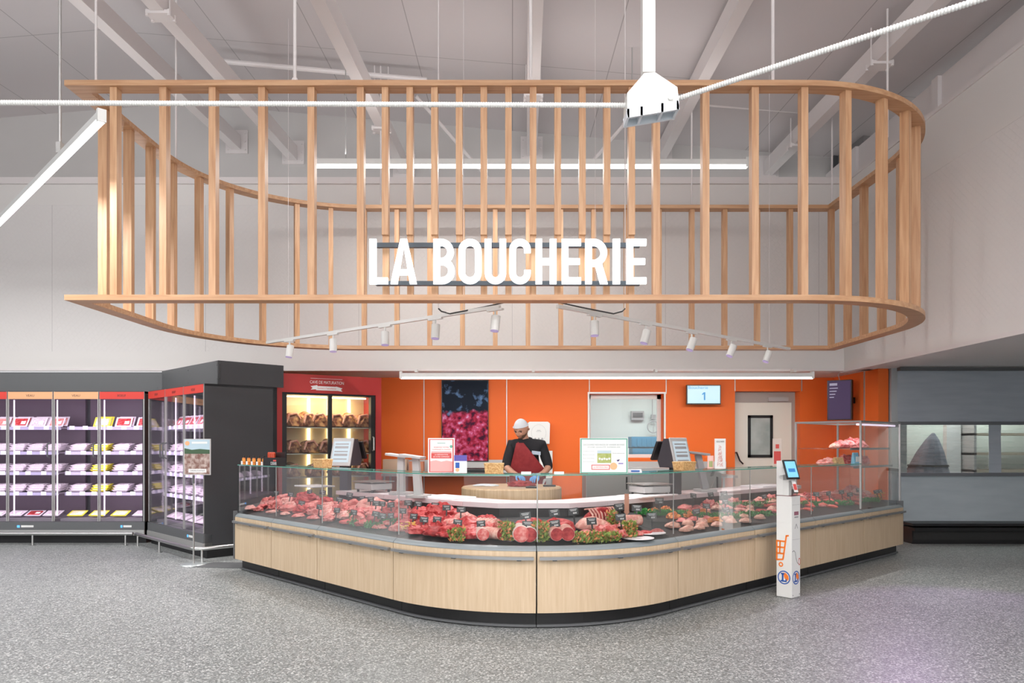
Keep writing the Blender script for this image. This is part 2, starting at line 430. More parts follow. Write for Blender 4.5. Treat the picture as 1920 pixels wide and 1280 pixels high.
# window and back preparation room
wi = MB(); g = .03
wi.box(wx0 - g, wx1 + g, ZO - .02, ZO + .02, wz1, wz1 + g).box(wx0 - g, wx0, ZO - .02, ZO + .02, wz0, wz1).box(wx1, wx1 + g, ZO - .02, ZO + .02, wz0, wz1)
wi.box(wx0, wx1, ZO + .25, ZO + .30, wz1 - .08, wz1).box(wx0, wx1, ZO + .22, ZO + .30, wz0, wz0 + .06).box(wx0, wx0 + .05, ZO + .25, ZO + .3, wz0, wz1).box(wx1 - .07, wx1, ZO + .25, ZO + .3, wz0, wz1)
win = struct(wi.build('window_1', M_steelwhite))
tag(MB().box(wx0 + .05, wx1 - .07, ZO + .27, ZO + .275, wz0 + .06, wz1 - .08).build('pane', M_doorglass, win), 'clear glass pane', None)
struct(MB().box(-1, 7.5, 16.2, 16.3, 0, 3).box(-1, -.9, ZO + .32, 16.2, 0, 3).box(5.9, 6, ZO + .32, 16.2, 0, 3).build('wall_prep_room', M_roomwhite))
struct(MB().box(-1, 6, ZO + .32, 16.2, 3, 3.1).build('ceiling_prep_room', M_roomwhite))
area('prep_room_light', (3, 14.6, 2.95), (3, 1), 48, (.90, 1, .97))
# door
dr = MB().box(dx0, 5.06, ZO + .24, ZO + .285, 0, 2.23).build('door_1', mat('cream_door', (.84, .83, .74), .45)); struct(dr)
MB().box(dx0, dx1, ZO + .22, ZO + .31, 2.23, dz1).box(5.06, dx1, ZO + .22, ZO + .31, 0, 2.23).build('door_frame', mat('taupe_frame', (.42, .38, .35), .5), dr)
fr_d = MB(); a0, a1, b0, b1 = 4.27, 4.72, 1.235, 2.0
for bx in ((a0, a1, b1 - .05, b1), (a0, a1, b0, b0 + .05), (a0, a0 + .05, b0, b1), (a1 - .05, a1, b0, b1)):
    fr_d.box(bx[0], bx[1], ZO + .22, ZO + .245, bx[2], bx[3])
fr_d.build('window_frame', M_black, dr)
MB().box(a0 + .04, a1 - .04, ZO + .228, ZO + .238, b0 + .04, b1 - .04).build('door_pane', mat('frosted_door_pane', (.36, .42, .40), .15, color2=(.50, .56, .54), scale=(3, 3, 3)), dr)
MB().tube([(4.04, ZO + .24, 1.32), (4.04, ZO + .15, 1.33), (4.10, ZO + .15, 1.18), (4.16, ZO + .15, 1.12)], .014).build('door_handle', M_black, dr)
MB().box(4.62, 4.98, ZO + .16, ZO + .22, 2.25, 2.32).build('door_closer', M_scale, dr)
# things in the preparation room
t = thing('switch_box', 'grey electrical switch box on the wall seen through the window', 'electrical box', (0, 0, 0))
t.location = pt(1195, 778, 16.15)
MB().box(-.14, .14, -.05, .05, -.11, .09).build('housing', M_grey, t)
MB().box(-.11, .11, -.062, -.05, -.05, .05).build('cover', M_darkgrey, t)
t = thing('hose_reel', 'coiled grey hose hanging on the preparation room wall', 'hose', tuple(pt(1225, 800, 16.1)))
MB().tube([(.13 * math.cos(a * PI / 12), 0, .13 * math.sin(a * PI / 12)) for a in range(25)], .012).tube([(0, 0, -.13), (0, 0, .13)], .008).build('hose', M_grey, t)
MB().box(-.05, .05, -.04, .04, .17, .27).build('valve', M_grey, t)
MB().tube([(-.02, 0, .27), (-.02, 0, .9)], .008).build('pipe', M_grey, t)
t = thing('prep_table', 'steel preparation table with blue crates behind the window', 'table', (2.1, 15.4, 0))
MB().box(-1.1, 1.1, -.35, .35, .86, .9).build('table_top', M_steelmatt, t)
for sx in (-1, 1):
    for sy in (-1, 1): MB().box(sx * 1.05 - .02, sx * 1.05 + .02, sy * .3 - .02, sy * .3 + .02, 0, .86).build('leg', M_steelmatt, t)
for i, (x, z, nm) in enumerate(((-.4, .9, 'lower left'), (-.38, 1.145, 'upper left'), (.74, .9, 'bottom right'), (.74, 1.145, 'middle right'), (.72, 1.39, 'top right'))):
    b_ = MB().box(-.32, .32, -.22, .22, 0, .02).box(-.32, .32, -.22, -.2, 0, .24).box(-.32, .32, .2, .22, 0, .24).box(-.32, -.3, -.2, .2, 0, .24).box(.3, .32, -.2, .2, 0, .24)
    for k in range(6): b_.box(-.3 + k * .1, -.25 + k * .1, -.23, -.22, .04, .2)
    tag(b_.build('crate', mat('blue_crate', (.05, .25, .42), .5), None, (2.1 + x, 15.4, z)), nm + ' blue plastic crate on the table behind the window', 'crate', 'crates in the preparation room')

# ceiling beams
def beam(xb, yb, k, name_label, w_=.15, h_=.24, z0=None):
    # end point seen at pixel (xb,yb) on the upper wall
    p = pt(xb, yb, 12.55)
    q = Vector((p.x - .0 - .018 * (-8 - 12.55) * -1 * 0, -8, p.z - .037 * 20.5))
    q.x = p.x + .018 * (-20.5)
    t = thing('ceiling_beam', name_label, 'beam', (p.x, p.y, p.z), 0, 'white beams under the ceiling')
    MB().bar(p + Z3 * h_ / 2, q + Z3 * h_ / 2, w_, h_).build('beam_body', M_beam, t, world=True)
    pl = MB().box(p.x - .19, p.x + .19, 12.56, 12.598, p.z - .06, p.z + .34)
    for sx in (-.15, .15):
        for sz in (0, .14, .28): pl.cyl((p.x + sx, 12.54, p.z + sz), (p.x + sx, 12.57, p.z + sz), .014, 8)
    pl.build('end_plate', M_beam, t, world=True)
    for y in k:
        fz = (y - 12.55) * .037; fx = (y - 12.55) * .018
        h = MB().box(p.x + fx - .13, p.x + fx + .13, y - .08, y + .10, p.z + fz - .03, p.z + fz + .01)
        for sx in (-.12, .12):
            for sy in (-.06, .06):
                h.cyl((p.x + fx + sx, y + sy, p.z + fz - .05), (p.x + fx + sx, y + sy, p.z + fz + .02), .018, 8)
        for sx in (-.10, .10): h.cyl((p.x + fx + sx, y, p.z + fz), (p.x + fx + sx, y, cz(p.x + fx, y) + .01), .009, 6)
        h.build('hanger_clamp', M_beam, t, world=True)
beam(443, 280, (), 'white ceiling beam, leftmost, ending above the curved end of the wooden frame')
beam(549, 300, (8.0,), 'white ceiling beam, second from the left, with a bolted clamp near the oblique tube')
beam(757, 325, (10.6,), 'white ceiling beam, third from the left, behind the left slats')
beam(997, 292, (10.2,), 'white ceiling beam running straight over the middle of the sign', .17)
beam(1240, 300, (), 'white ceiling beam just behind the hanging bracket box', .15)
beam(1440, 328, (8.6, 11.2), 'white ceiling beam, rightmost, sloping above the rounded frame end')
# pipes and braces under the ceiling
def ceil_bar(a, b, r, lab, nm='ceiling_pipe', cat='pipe'):
    o = MB().tube([a, b], r, 8).build(nm, M_beam, None, tuple(a), world=True)
    return tag(o, lab, cat)
ceil_bar(pt(405, 114, 10.4), pt(800, 150, 10.4), .035, 'white pipe crossing the ceiling at the upper left')
ceil_bar(pt(1325, 194, 11.0), pt(1700, 222, 11.0), .045, 'white pipe under the ceiling behind the rounded frame end')
ceil_bar(pt(1485, 0, 8.4), pt(1990, 34, 8.4), .05, 'white pipe near the top right corner of the ceiling')
ceil_bar(pt(780, 180, 11.3), pt(948, 372, 12.4), .03, 'white diagonal brace left of the middle beam', 'diagonal_brace', 'brace')
ceil_bar(pt(1185, 215, 11.3), pt(1050, 374, 12.4), .03, 'white diagonal brace right of the middle beam', 'diagonal_brace', 'brace')
# foil wrapped duct
t = thing('ventilation_duct', 'foil wrapped ventilation duct in the upper right corner of the ceiling', 'duct', tuple(pt(1625, 285, 12.0)))
MB().prism([(-.25, -.2), (.35, -.2), (.35, .35), (.2, .48), (-.05, .48), (-.25, .3)], (Vector((0, 0, 0)), X3, Z3, -Y3), -.5, .4).build('duct_body', mat('duct_foil', (.34, .33, .33), .35, .5, bump=.6, scale=(9, 9, 9)), t)
MB().prism([(-.32, -.26), (.42, -.26), (.42, .38), (.24, .55), (-.1, .55), (-.32, .34)], (Vector((0, 0, 0)), X3, Z3, -Y3), -.56, -.5).build('dark_flange', M_darkgrey, t)

# ================================================================ HANGING WOODEN FRAME
ZF = 6.90; XL = -4.26; XRR = 4.75; ZB = 10.68; RL = 2.15; RR = 1.95
def ring_path():
    # perimeter, outer edge, starting at the front left corner going right; returns list of (pos, tangent, inward normal, s)
    segs = []
    pts = []
    def line(a, b):
        n = max(2, int((Vector(b) - Vector(a)).length / .12))
        for i in range(n): pts.append(Vector(a).lerp(Vector(b), i / n))
    def arc(c, r, a0, a1, n=36):
        for i in range(n): 
            a = R(a0 + (a1 - a0) * i / n); pts.append(Vector((c[0] + r * math.cos(a), c[1] + r * math.sin(a))))
    line((XL, ZF), (XRR - RR, ZF)); arc((XRR - RR, ZF + RR), RR, -90, 0)
    line((XRR, ZF + RR), (XRR, ZB)); line((XRR, ZB), (XL + RL, ZB))
    arc((XL + RL, ZB - RL), RL, 90, 180); line((XL, ZB - RL), (XL, ZF))
    return pts
RP = ring_path()
_cor = [Vector((XL, ZF)), Vector((XRR, ZB))]
RP = [p for p in RP if all((p - c_).length < .002 or (p - c_).length > .26 for c_ in _cor)]
def offset_path(pts, d):
    n = len(pts); out = []
    for i in range(n):
        a, b, c_ = pts[i - 1], pts[i], pts[(i + 1) % n]
        t0 = (b - a).normalized(); t1 = (c_ - b).normalized()
        n0 = Vector((-t0.y, t0.x)); n1 = Vector((-t1.y, t1.x)); m = (n0 + n1).normalized()
        out.append(b + m * (d / max(.3, m.dot(n0))))
    return out
INN = offset_path(RP, .165)
MID = offset_path(RP, .085)
def ring_mesh(z0, z1):
    m = MB(); n = len(RP)
    m.v = [Vector((p.x, p.y, z)) for z in (z0, z1) for P in (RP, INN) for p in P]
    for i in range(n):
        j = (i + 1) % n
        for q in ((i, j, j + 2 * n, i + 2 * n), (n + j, n + i, n + i + 2 * n, n + j + 2 * n), (i, n + i, n + j, j), (2 * n + i, 2 * n + j, 3 * n + j, 3 * n + i)):
            m.f.append(list(q)); m.mi.append(0)
    return m
ZR0, ZR1 = 2.858, 4.90
fr_t = thing('hanging_wood_frame', 'large oval slatted oak frame hanging from the ceiling above the butchery counter', 'wooden frame', (0, ZF, ZR0))
ring_mesh(ZR0, ZR0 + .052).build('bottom_rail', M_rail_wood, fr_t, world=True, smooth=True)
ring_mesh(ZR1, ZR1 + .052).build('top_rail', M_rail_wood, fr_t, world=True, smooth=True)
def slat_at(p, tdir, notch=False):
    t = Vector((tdir.x, tdir.y, 0)).normalized(); n = Vector((-t.y, t.x, 0)); c0 = Vector((p.x, p.y, 0)); hw, hd = .033, .045
    m = MB()
    if not notch:
        m.obox(c0 + Z3 * (ZR0 + ZR1 + .052) / 2, t, n, Z3, .066, .09, ZR1 - ZR0 - .052)
    else:
        zt = 3.49
        m.obox(c0 + Z3 * (zt + ZR1) / 2, t, n, Z3, .062, .09, ZR1 - zt)
        m.obox(c0 + n * .018 + Z3 * (ZR0 + .052 + zt) / 2, t, n, Z3, .060, .052, zt - ZR0 - .052)
    return m.build('slat', M_frame_wood, fr_t, world=True)
x = -3.81
xs = [(-3.81 + .472 * k, False) for k in range(6)] + [(-3.81 + .472 * 5 + .236 * (k + 1), True) for k in range(11)]
xs += [(-3.81 + .472 * 5 + .236 * 12 + .472 * k, False) for k in range(4)]
for xx, nt_ in xs: slat_at(Vector((xx, ZF + .075)), Vector((1, 0)), nt_)
# remaining perimeter: arc, right side, back, left curve, left side
def along(pts, ds, start, stop):
    out = []; acc = 0; nxt = start
    for i in range(len(pts) - 1):
        a, b = pts[i], pts[i + 1]; L_ = (b - a).length
        while acc + L_ >= nxt and nxt <= stop:
            out.append((a.lerp(b, (nxt - acc) / L_), (b - a).normalized())); nxt += ds
        acc += L_
    return out, acc
ci = next(i for i, p in enumerate(MID) if p.x > 2.79)
part_r = MID[ci:ci + 200]
cb = min(range(len(MID)), key=lambda i: (MID[i] - Vector((XRR - .085, ZB - .085))).length)
s_list, _ = along(MID[ci:cb + 1], .465, .44, 99)
for p, t_ in s_list[:-1]: slat_at(p, t_)
slat_at(Vector((XRR - .09, ZB - .09)), Vector((1, 0)))
back = ([MID[cb]] + MID[cb + 1:] + [MID[0]])[::-1]
s_list, tot = along(back, .478, .44, 99)
for p, t_ in s_list:
    if (p - MID[cb]).length > .25: slat_at(p, -t_)
# rods and plates
def rod(px, ytop, ybot, Z, plate):
    p = pt(px, ybot, Z); p.z = ZR1 + .05
    r_ = MB().cyl(p, (p.x, p.y, cz(p.x, p.y)), .017 if plate else .012, 8).build('suspension_rod', M_beam, fr_t, world=True)
    if plate: MB().box(p.x - .24, p.x + .24, p.y - .02, p.y + .05, ZR1 + .052, ZR1 + .062).prism([(-.05, 0), (.05, 0), (.02, .06), (-.02, .06)], (Vector((p.x, p.y, ZR1 + .06)), X3, Z3, -Y3), -.01, .01).build('rod_plate', M_beam, r_, world=True)
for a in ((180, 0, 148, 7.0, 0), (553, 0, 150, 7.0, 1), (995, 0, 150, 7.0, 1), (1449, 0, 152, 7.05, 1)): rod(*a)
for px, Z in ((330, 8.95), (714, 10.6), (1297, 10.6), (1560, 10.5), (1664, 8.2)): rod(px, 0, 0, Z, 0)

# ---------------------------------------------------------------- illuminated sign
sg = thing('illuminated_sign', 'white glowing letters LA BOUCHERIE mounted on the slats of the wooden frame', 'sign', tuple(pt(952, 491, 6.86)))
q = 6.83 / F
of = pt(0, 0, 6.83)
sf = (of, X3, Z3, -Y3)
T = 12.3 * q
def lx(v): return v * q
def ly(v): return -v * q
def letter(ch, x0, x1):
    m = MB(); a, b = lx(x0), lx(x1); top, bot = ly(449), ly(533); W_ = b - a; H = top - bot; th = .03
    # frame origin is at pixel (0,0): local v upwards
    r = lambda A0, B0, A1, B1: m.rect(sf, A0, B0, A1, B1, th, -.0)
    rad = min(W_ / 2, H / 2)
    ri = rad - T
    if ch == 'L': r(a, bot, a + T, top); r(a, bot, b, bot + T * .95)
    elif ch == 'I': r(a, bot, b, top)
    elif ch == 'H': r(a, bot, a + T, top); r(b - T, bot, b, top); r(a + T, (top + bot) / 2 - T / 2, b - T, (top + bot) / 2 + T / 2)
    elif ch == 'E':
        r(a, bot, a + T, top); r(a + T, top - T, b, top); r(a + T, bot, b, bot + T); r(a + T, (top + bot) / 2 - T * .45, b - W_ * .06, (top + bot) / 2 + T * .45)
    elif ch == 'A':
        mx_ = (a + b) / 2; hw = T * .50
        m.prism([(a, bot), (a + T * 1.05, bot), (mx_ + hw * .35, top), (mx_ - hw, top)], sf, 0, th)
        m.prism([(b - T * 1.05, bot), (b, bot), (mx_ + hw, top), (mx_ - hw * .35, top)], sf, 0, th)
        r(a + W_ * .22, bot + H * .20, b - W_ * .22, bot + H * .20 + T * .85)
    elif ch in 'OC':
        m.band(sf, (a + b) / 2, top - rad, rad, ri, 0, 180, th, 0, 20); m.band(sf, (a + b) / 2, bot + rad, rad, ri, 180, 360, th, 0, 20)
        r(a, bot + rad, a + T, top - rad)
        if ch == 'O': r(b - T, bot + rad, b, top - rad)
        else: r(b - T, top - rad - H * .07, b, top - rad); r(b - T, bot + rad, b, bot + rad + H * .07)
    elif ch == 'U':
        m.band(sf, (a + b) / 2, bot + rad, rad, ri, 180, 360, th, 0, 20); r(a, bot + rad, a + T, top); r(b - T, bot + rad, b, top)
    elif ch in 'BR':
        r(a, bot, a + T, top); mid_ = bot + H * .5 if ch == 'B' else bot + H * .46
        def bowl(z0, z1, xr):
            rr = (z1 - z0) / 2
            rx = min(rr, xr - a - T); cx = xr - rx
            r(a + T, z1 - T, cx, z1); r(a + T, z0, cx, z0 + T)
            m.band(sf, cx, (z0 + z1) / 2, rx, rx - T, -90, 90, th, 0, 18, rr / rx, rr - T)
        if ch == 'B': bowl(mid_ - T / 2, top, b - T * .15); bowl(bot, mid_ + T / 2, b)
        else:
            bowl(mid_ - T / 2, top, b - T * .1)
            m.prism([(b - T * 1.15, bot), (b, bot), (a + W_ * .72, mid_ + T * .2), (a + W_ * .40, mid_ + T * .2)], sf, 0, th)
    return m.build('letter', M_letter, sg, world=True)
for ch, x0, x1 in (('L', 694, 728), ('A', 733, 782), ('B', 813, 853), ('O', 860, 903), ('U', 909, 949), ('C', 955, 995), ('H', 1004, 1043), ('E', 1053, 1089), ('R', 1097, 1139), ('I', 1148.5, 1162), ('E', 1174, 1211)):
    letter(ch, x0, x1)
for y0, y1 in ((462.5, 454), (534, 526)):
    MB().rect(sf, lx(704), ly(y0), lx(1200), ly(y1), .045, -.055).build('mounting_rail', mat('sign_rail_blue_grey', (.03, .045, .06), .4), sg, world=True)

# ---------------------------------------------------------------- linear lamps
def bar_lamp(lab, p, q_, r=.05, emis=M_white_e, name='linear_lamp'):
    p, q_ = Vector(p), Vector(q_); t = thing(name, lab, 'lamp', tuple((p + q_) / 2))
    MB().bar(p, q_, r * 1.3, r * 1.2).build('housing', M_steelwhite, t, world=True)
    MB().bar(p - Z3 * r * .9, q_ - Z3 * r * .9, r, r * .6).build('light_tube', emis, t, world=True)
    d = (q_ - p).normalized()
    for e in (p, q_): MB().bar(e - d * .02, e + d * .02, r * 1.4, r * 2.2).build('end_cap', M_steelwhite, t, world=True)
    return t
for px in (706, 765, 858, 905, 998, 1045, 1137, 1184):
    m = MB()
    for yy in (458, 530): pz = pt(px, yy, 6.85); m.tube([pz, (pz.x, 6.985, pz.z)], .006, 6)
    m.build('standoff', M_steelmatt, sg, world=True)
lt = bar_lamp('long glowing linear lamp hanging inside the wooden frame', pt(592, 304, 9.5), pt(1400, 305, 9.5), .058)
for px in (648, 1185):
    p = pt(px, 300, 9.5); MB().tube([p, (p.x, p.y, cz(p.x, p.y))], .008, 6).build('hanging_wire', M_steelmatt, lt, world=True)
l2 = bar_lamp('long linear lamp under the white bulkhead above the alcove', pt(752, 703, 11.22), pt(1523, 703, 11.22), .05)
for px in (780, 1000, 1230, 1490):
    pz = pt(px, 700, 11.22); MB().box(pz.x - .02, pz.x + .02, 11.2, 11.36, pz.z + .02, 2.64).build('bracket', M_steelwhite, l2, world=True)
p1, p2 = pt(190, 217, 5.75), Vector((-7.9, 10.36, 0)); p2.z = p1.z
tt = bar_lamp('oblique glowing tube lamp hanging at the left edge of the photo', p1, p2, .045)
p = Vector((-3.75, 6.2, 0)); p = p1.lerp(p2, .10); pm = pt(113, 292, 6.6)
kk = (p1.x + (113 - 960) / 1360. * 0)
# rod on the tube where it shows at x=113
best = min((p1.lerp(p2, i / 200) for i in range(201)), key=lambda v: abs(HX + F * v.x / v.y - 113))
MB().cyl(best + Z3 * .05, (best.x, best.y, cz(best.x, best.y)), .014, 8).build('suspension_rod', M_steelmatt, tt, world=True)
MB().box(best.x - .02, best.x + .02, best.y - .03, best.y + .03, best.z + .04, best.z + .14).build('rod_hook', M_steelmatt, tt, world=True)

# ---------------------------------------------------------------- bracket box, post and corrugated conduit
bk = thing('ceiling_bracket_box', 'white angular bracket box on a square post hanging from the ceiling', 'bracket', tuple(pt(1223, 175, 5.0)))
p = pt(1215, 140, 5.0)
MB().box(p.x - .043, p.x + .043, 4.96, 5.04, p.z, cz(p.x, 5)).build('post', M_steelwhite, bk, world=True)
def P5(x, y, Z=4.9): return pt(x, y, Z)
fA = [(1208, 137), (1228, 135), (1270, 163), (1273, 188), (1176, 204), (1176, 174)]
m = MB(); k = len(fA)
vs = [P5(x, y, 4.9) for x, y in fA] + [P5(x, y, 4.9) + Y3 * .16 for x, y in fA]
m.add(vs, [list(range(k)), list(range(k, 2 * k))[::-1]] + [(i, k + i, k + (i + 1) % k, (i + 1) % k) for i in range(k)])
m.build('bracket_plate', M_steelwhite, bk, world=True)
b0 = pt(1176, 204, 4.9); b1 = pt(1273, 188, 4.9)
lw = MB()
lw.obox((b0 + b1) / 2 + Y3 * .01 - Z3 * .03, b1 - b0, Y3, (b1 - b0).cross(Y3), (b1 - b0).length, .02, .06)
lw.obox((b0 + b1) / 2 + Y3 * .15 - Z3 * .03, b1 - b0, Y3, (b1 - b0).cross(Y3), (b1 - b0).length, .02, .06)
for f_ in (.02, .28, .68, .98):
    pp = b0.lerp(b1, f_); lw.box(pp.x - .008, pp.x + .008, 4.9, 5.06, pp.z - .06, pp.z)
lw.build('lower_channel', mat('pale_blue_enamel', (.70, .76, .82), .4), bk, world=True)
MB().cyl(pt(1258, 182, 4.88), pt(1258, 182, 4.93), .018, 10).build('bolt', M_steelwhite, bk, world=True)
def conduit(lab, a, b, rr=.017):
    a, b = Vector(a), Vector(b); L_ = (b - a).length; n = int(L_ / .0085); 
    pts = [a.lerp(b, i / n) for i in range(n + 1)]
    return tag(MB().tube(pts, [rr if i % 2 else rr * .80 for i in range(n + 1)], 10).build('corrugated_conduit', M_steelwhite, None, tuple(a), world=True, smooth=True), lab, 'conduit')
conduit('white corrugated conduit running level from the bracket box to the left edge', pt(1178, 197.5, 5.0), pt(-560, 190, 5.0), .019)
conduit('white corrugated conduit rising from the bracket box to the top right corner', pt(1268, 186, 5.0), Vector((3.2, 3.35, pt(1268, 186, 5.0).z + .02)), .019)
for px, yb, lab in ((1172, 578, 'thin grey power cable hanging right of the sign'), (822, 578, 'thin grey power cable hanging behind the sign letters, left part')):
    p = pt(px, yb, 7.5); yy = cz(p.x, 7.5)
    tag(MB().tube([p, (p.x, 7.5, yy)], .006, 6).build('power_cable', M_beam, None, tuple(p), world=True), lab, 'cable')
    s_ = 1 if px > 1000 else -1
    tag(MB().tube([p + Z3 * .0, p - Z3 * .03 - X3 * s_ * .03 , p - Z3 * .055 - X3 * s_ * .12, p + Vector((-s_ * .45, -.05, -.0)), p + Vector((-s_ * .9, -.1, .09))], .008, 6).build('black_cable', M_black, None, tuple(p), world=True),
        'black flex looping onto the ' + ('right' if s_ > 0 else 'left') + ' spotlight track', 'cable')

# ---------------------------------------------------------------- spotlight tracks
TL = (Vector((-3.31, 9.80, 2.855)), Vector((-.12, 7.22, 2.855)))
TR = (Vector((.45, 7.20, 2.855)), Vector((3.94, 10.3, 2.835)))
for (a, b), nm in ((TL, 'left'), (TR, 'right')):
    t = thing('spotlight_track', 'white spotlight track, %s arm of the V under the wooden frame' % nm, 'track', tuple(a))
    MB().bar(a, b, .036, .034).build('track_rail', M_steelwhite, t, world=True)
    for f_ in (.12, .88):
        c0 = a.lerp(b, f_); MB().cyl(c0, (c0.x, c0.y, cz(c0.x, c0.y)), .0025, 6).build('suspension_wire', M_beam, t, world=True)
def make_spot():
    t = thing('track_spotlight', '', 'spotlight')
    MB().box(-.10, .10, -.018, .018, -.035, -.017).build('adapter', M_steelwhite, t)
    MB().cyl((0, 0, -.10), (0, 0, -.03), .010, 8).build('stem', M_steelwhite, t)
    h = MB().lathe([(.046, -.075), (.046, .075), (.040, .08)], (0, 0, 0), 20).build('lamp_head', M_steelwhite, t, smooth=True)
    lens = MB().lathe([(.041, -.006), (.041, .001)], (0, 0, -.077), 20).build('lens', mat('spot_lens', (.05, .03, .08), .3, emit=(.75, .6, 1), es=.25), h)
    return t
sp0 = make_spot(); first = True
spots = [(543, TL), (625, TL), (722, TL), (817, TL), (929, TL), (1115, TR), (1211, TR), (1297, TR), (1372, TR), (1439, TR)]
tilts = [(-.12, 0), (.03, 0), (.02, 0), (-.04, 0), (-.10, 0), (.0, .03), (-.28, 0), (-.38, .1), (-.42, .1), (-.40, .1)]
for i, (px, (a, b)) in enumerate(spots):
    k = min((j / 400 for j in range(401)), key=lambda f_: abs(HX + F * a.lerp(b, f_).x / a.lerp(b, f_).y - px))
    p = a.lerp(b, k); d = b - a; rz = math.atan2(d.y, d.x)
    side = 'left' if i < 5 else 'right'
    lab = 'white cylinder spotlight, %s from the left on the %s track' % (ORD[i % 5], side)
    if i == 0: t = sp0; t.location = p; t.rotation_euler.z = rz; t['label'] = lab
    else: t = dup(sp0, p, rz, lab)
    t['group'] = 'spotlights on the tracks'
    for ch in t.children:
        if ch.name.startswith('lamp_head'):
            ch.location = (0, 0, -.16)
            tx, ty = tilts[i]
            # tilt in world x/y
            ch.rotation_euler = (Matrix.Rotation(-rz, 3, 'Z') @ Matrix.Rotation(-tx, 3, 'Y') @ Matrix.Rotation(-.12, 3, 'X')).to_euler()
    tgt = p + Vector((.0 if i < 5 else .25, -.55 if 3 < i < 6 else -.7, -2.1))
    tgt += Vector((-.55 if i < 4 else (.55 if i > 6 else 0), 0, 0))
    spot('track_spot_light', (p.x, p.y - .03, p.z - .27), tgt, 62, (1, .93, .92), 62, .8, .04)
# violet spill on the floor at the right
spot('violet_floor_spot', (4.6, 8.4, 2.6), (4.0, 5.6, 0), 80, (.78, .42, 1), 66, .5, .05)

# ================================================================ COUNTER
S2 = math.sqrt(.5)
A0 = Vector((-3.26, 8.53)); B0 = Vector((-1.03, 6.30)); RC = 1.72; CC = Vector((.186, 7.516)); PHI = R(41.9)
LLEN = (B0 - A0).length; ALEN = RC * (PI / 4 + PHI)
def cpath(s):
    if s <= LLEN: return A0 + (B0 - A0).normalized() * s, Vector((S2, S2))
    if s <= LLEN + ALEN:
        th = -PI / 4 + (s - LLEN) / RC
        d = Vector((math.sin(th), -math.cos(th))); return CC + d * RC, -d
    e = CC + Vector((math.sin(PHI), -math.cos(PHI))) * RC; s -= LLEN + ALEN
    return e + Vector((math.cos(PHI), math.sin(PHI))) * s, Vector((-math.sin(PHI), math.cos(PHI)))
def cp(s, o, z): p, n = cpath(s); p = p + n * o; return Vector((p.x, p.y, z))
def ctan(s): p, n = cpath(s); return Vector((n.y, -n.x, 0))
def cang(s): t = ctan(s); return math.atan2(t.y, t.x)
SMAX = 11.05
def sp(px, o):
    best = min((i * SMAX / 2200 for i in range(2201)), key=lambda s: abs(HX + F * cp(s, o, 0).x / cp(s, o, 0).y - px))
    return best
def zbed(o): return .670 + .212 * (o - .06)
def sweep(mb, s0, s1, prof, step=.08, coarse=0):
    if coarse:
        n = max(1, int(round((s1 - s0) / coarse)))
    else:
        straight = (s1 <= LLEN + .01) or (s0 >= LLEN + ALEN - .01); n = 1 if straight else max(2, int((s1 - s0) / step))
        if not straight and (s0 < LLEN or s1 > LLEN + ALEN): n = max(n, int((s1 - s0) / step))
    k = len(prof); vs = []; fs = []
    for i in range(n + 1):
        s = s0 + (s1 - s0) * i / n
        for o, z in prof: vs.append(cp(s, o, z))
    for i in range(n):
        for j in range(k):
            a = i * k + j; b = i * k + (j + 1) % k; fs.append((a, a + k, b + k, b))
    fs.append(tuple(range(k))); fs.append(tuple(range(n * k, n * k + k))[::-1])
    return mb.add(vs, fs)
def rp(o0, o1, z0, z1): return [(o0, z0), (o1, z0), (o1, z1), (o0, z1)]
def wseg(mb, i, prof):
    # straight segments of the staff worktop round the curve
    P = lambda s, o, z: cp(s, o, z)
    def M_(o, z): return cp(3.90, o, z).lerp(cp(5.16, o, z), .49)
    rows = [[P(3.153, o, z) for o, z in prof], [P(3.90, o, z) for o, z in prof], [M_(o, z) for o, z in prof]] if i == 3 else [[M_(o, z) for o, z in prof], [P(5.16, o, z) for o, z in prof], [P(5.76, o, z) for o, z in prof], [P(5.917, o, z) for o, z in prof]]
    for a, b in zip(rows, rows[1:]): mb.hexa([a[0], b[0], b[1], a[1]], [a[3], b[3], b[2], a[2]])
MODS = [0, .905, 1.87, 3.15, 4.515, 5.92, 7.205, 8.51, 9.79, SMAX]
modlab = ['left end section', 'second section from the left', 'third section from the left', 'left half of the curved front', 'right half of the curved front',
          'first straight section right of the curve', 'section behind the white kiosk', 'section beside the tall glass case', 'right end section']
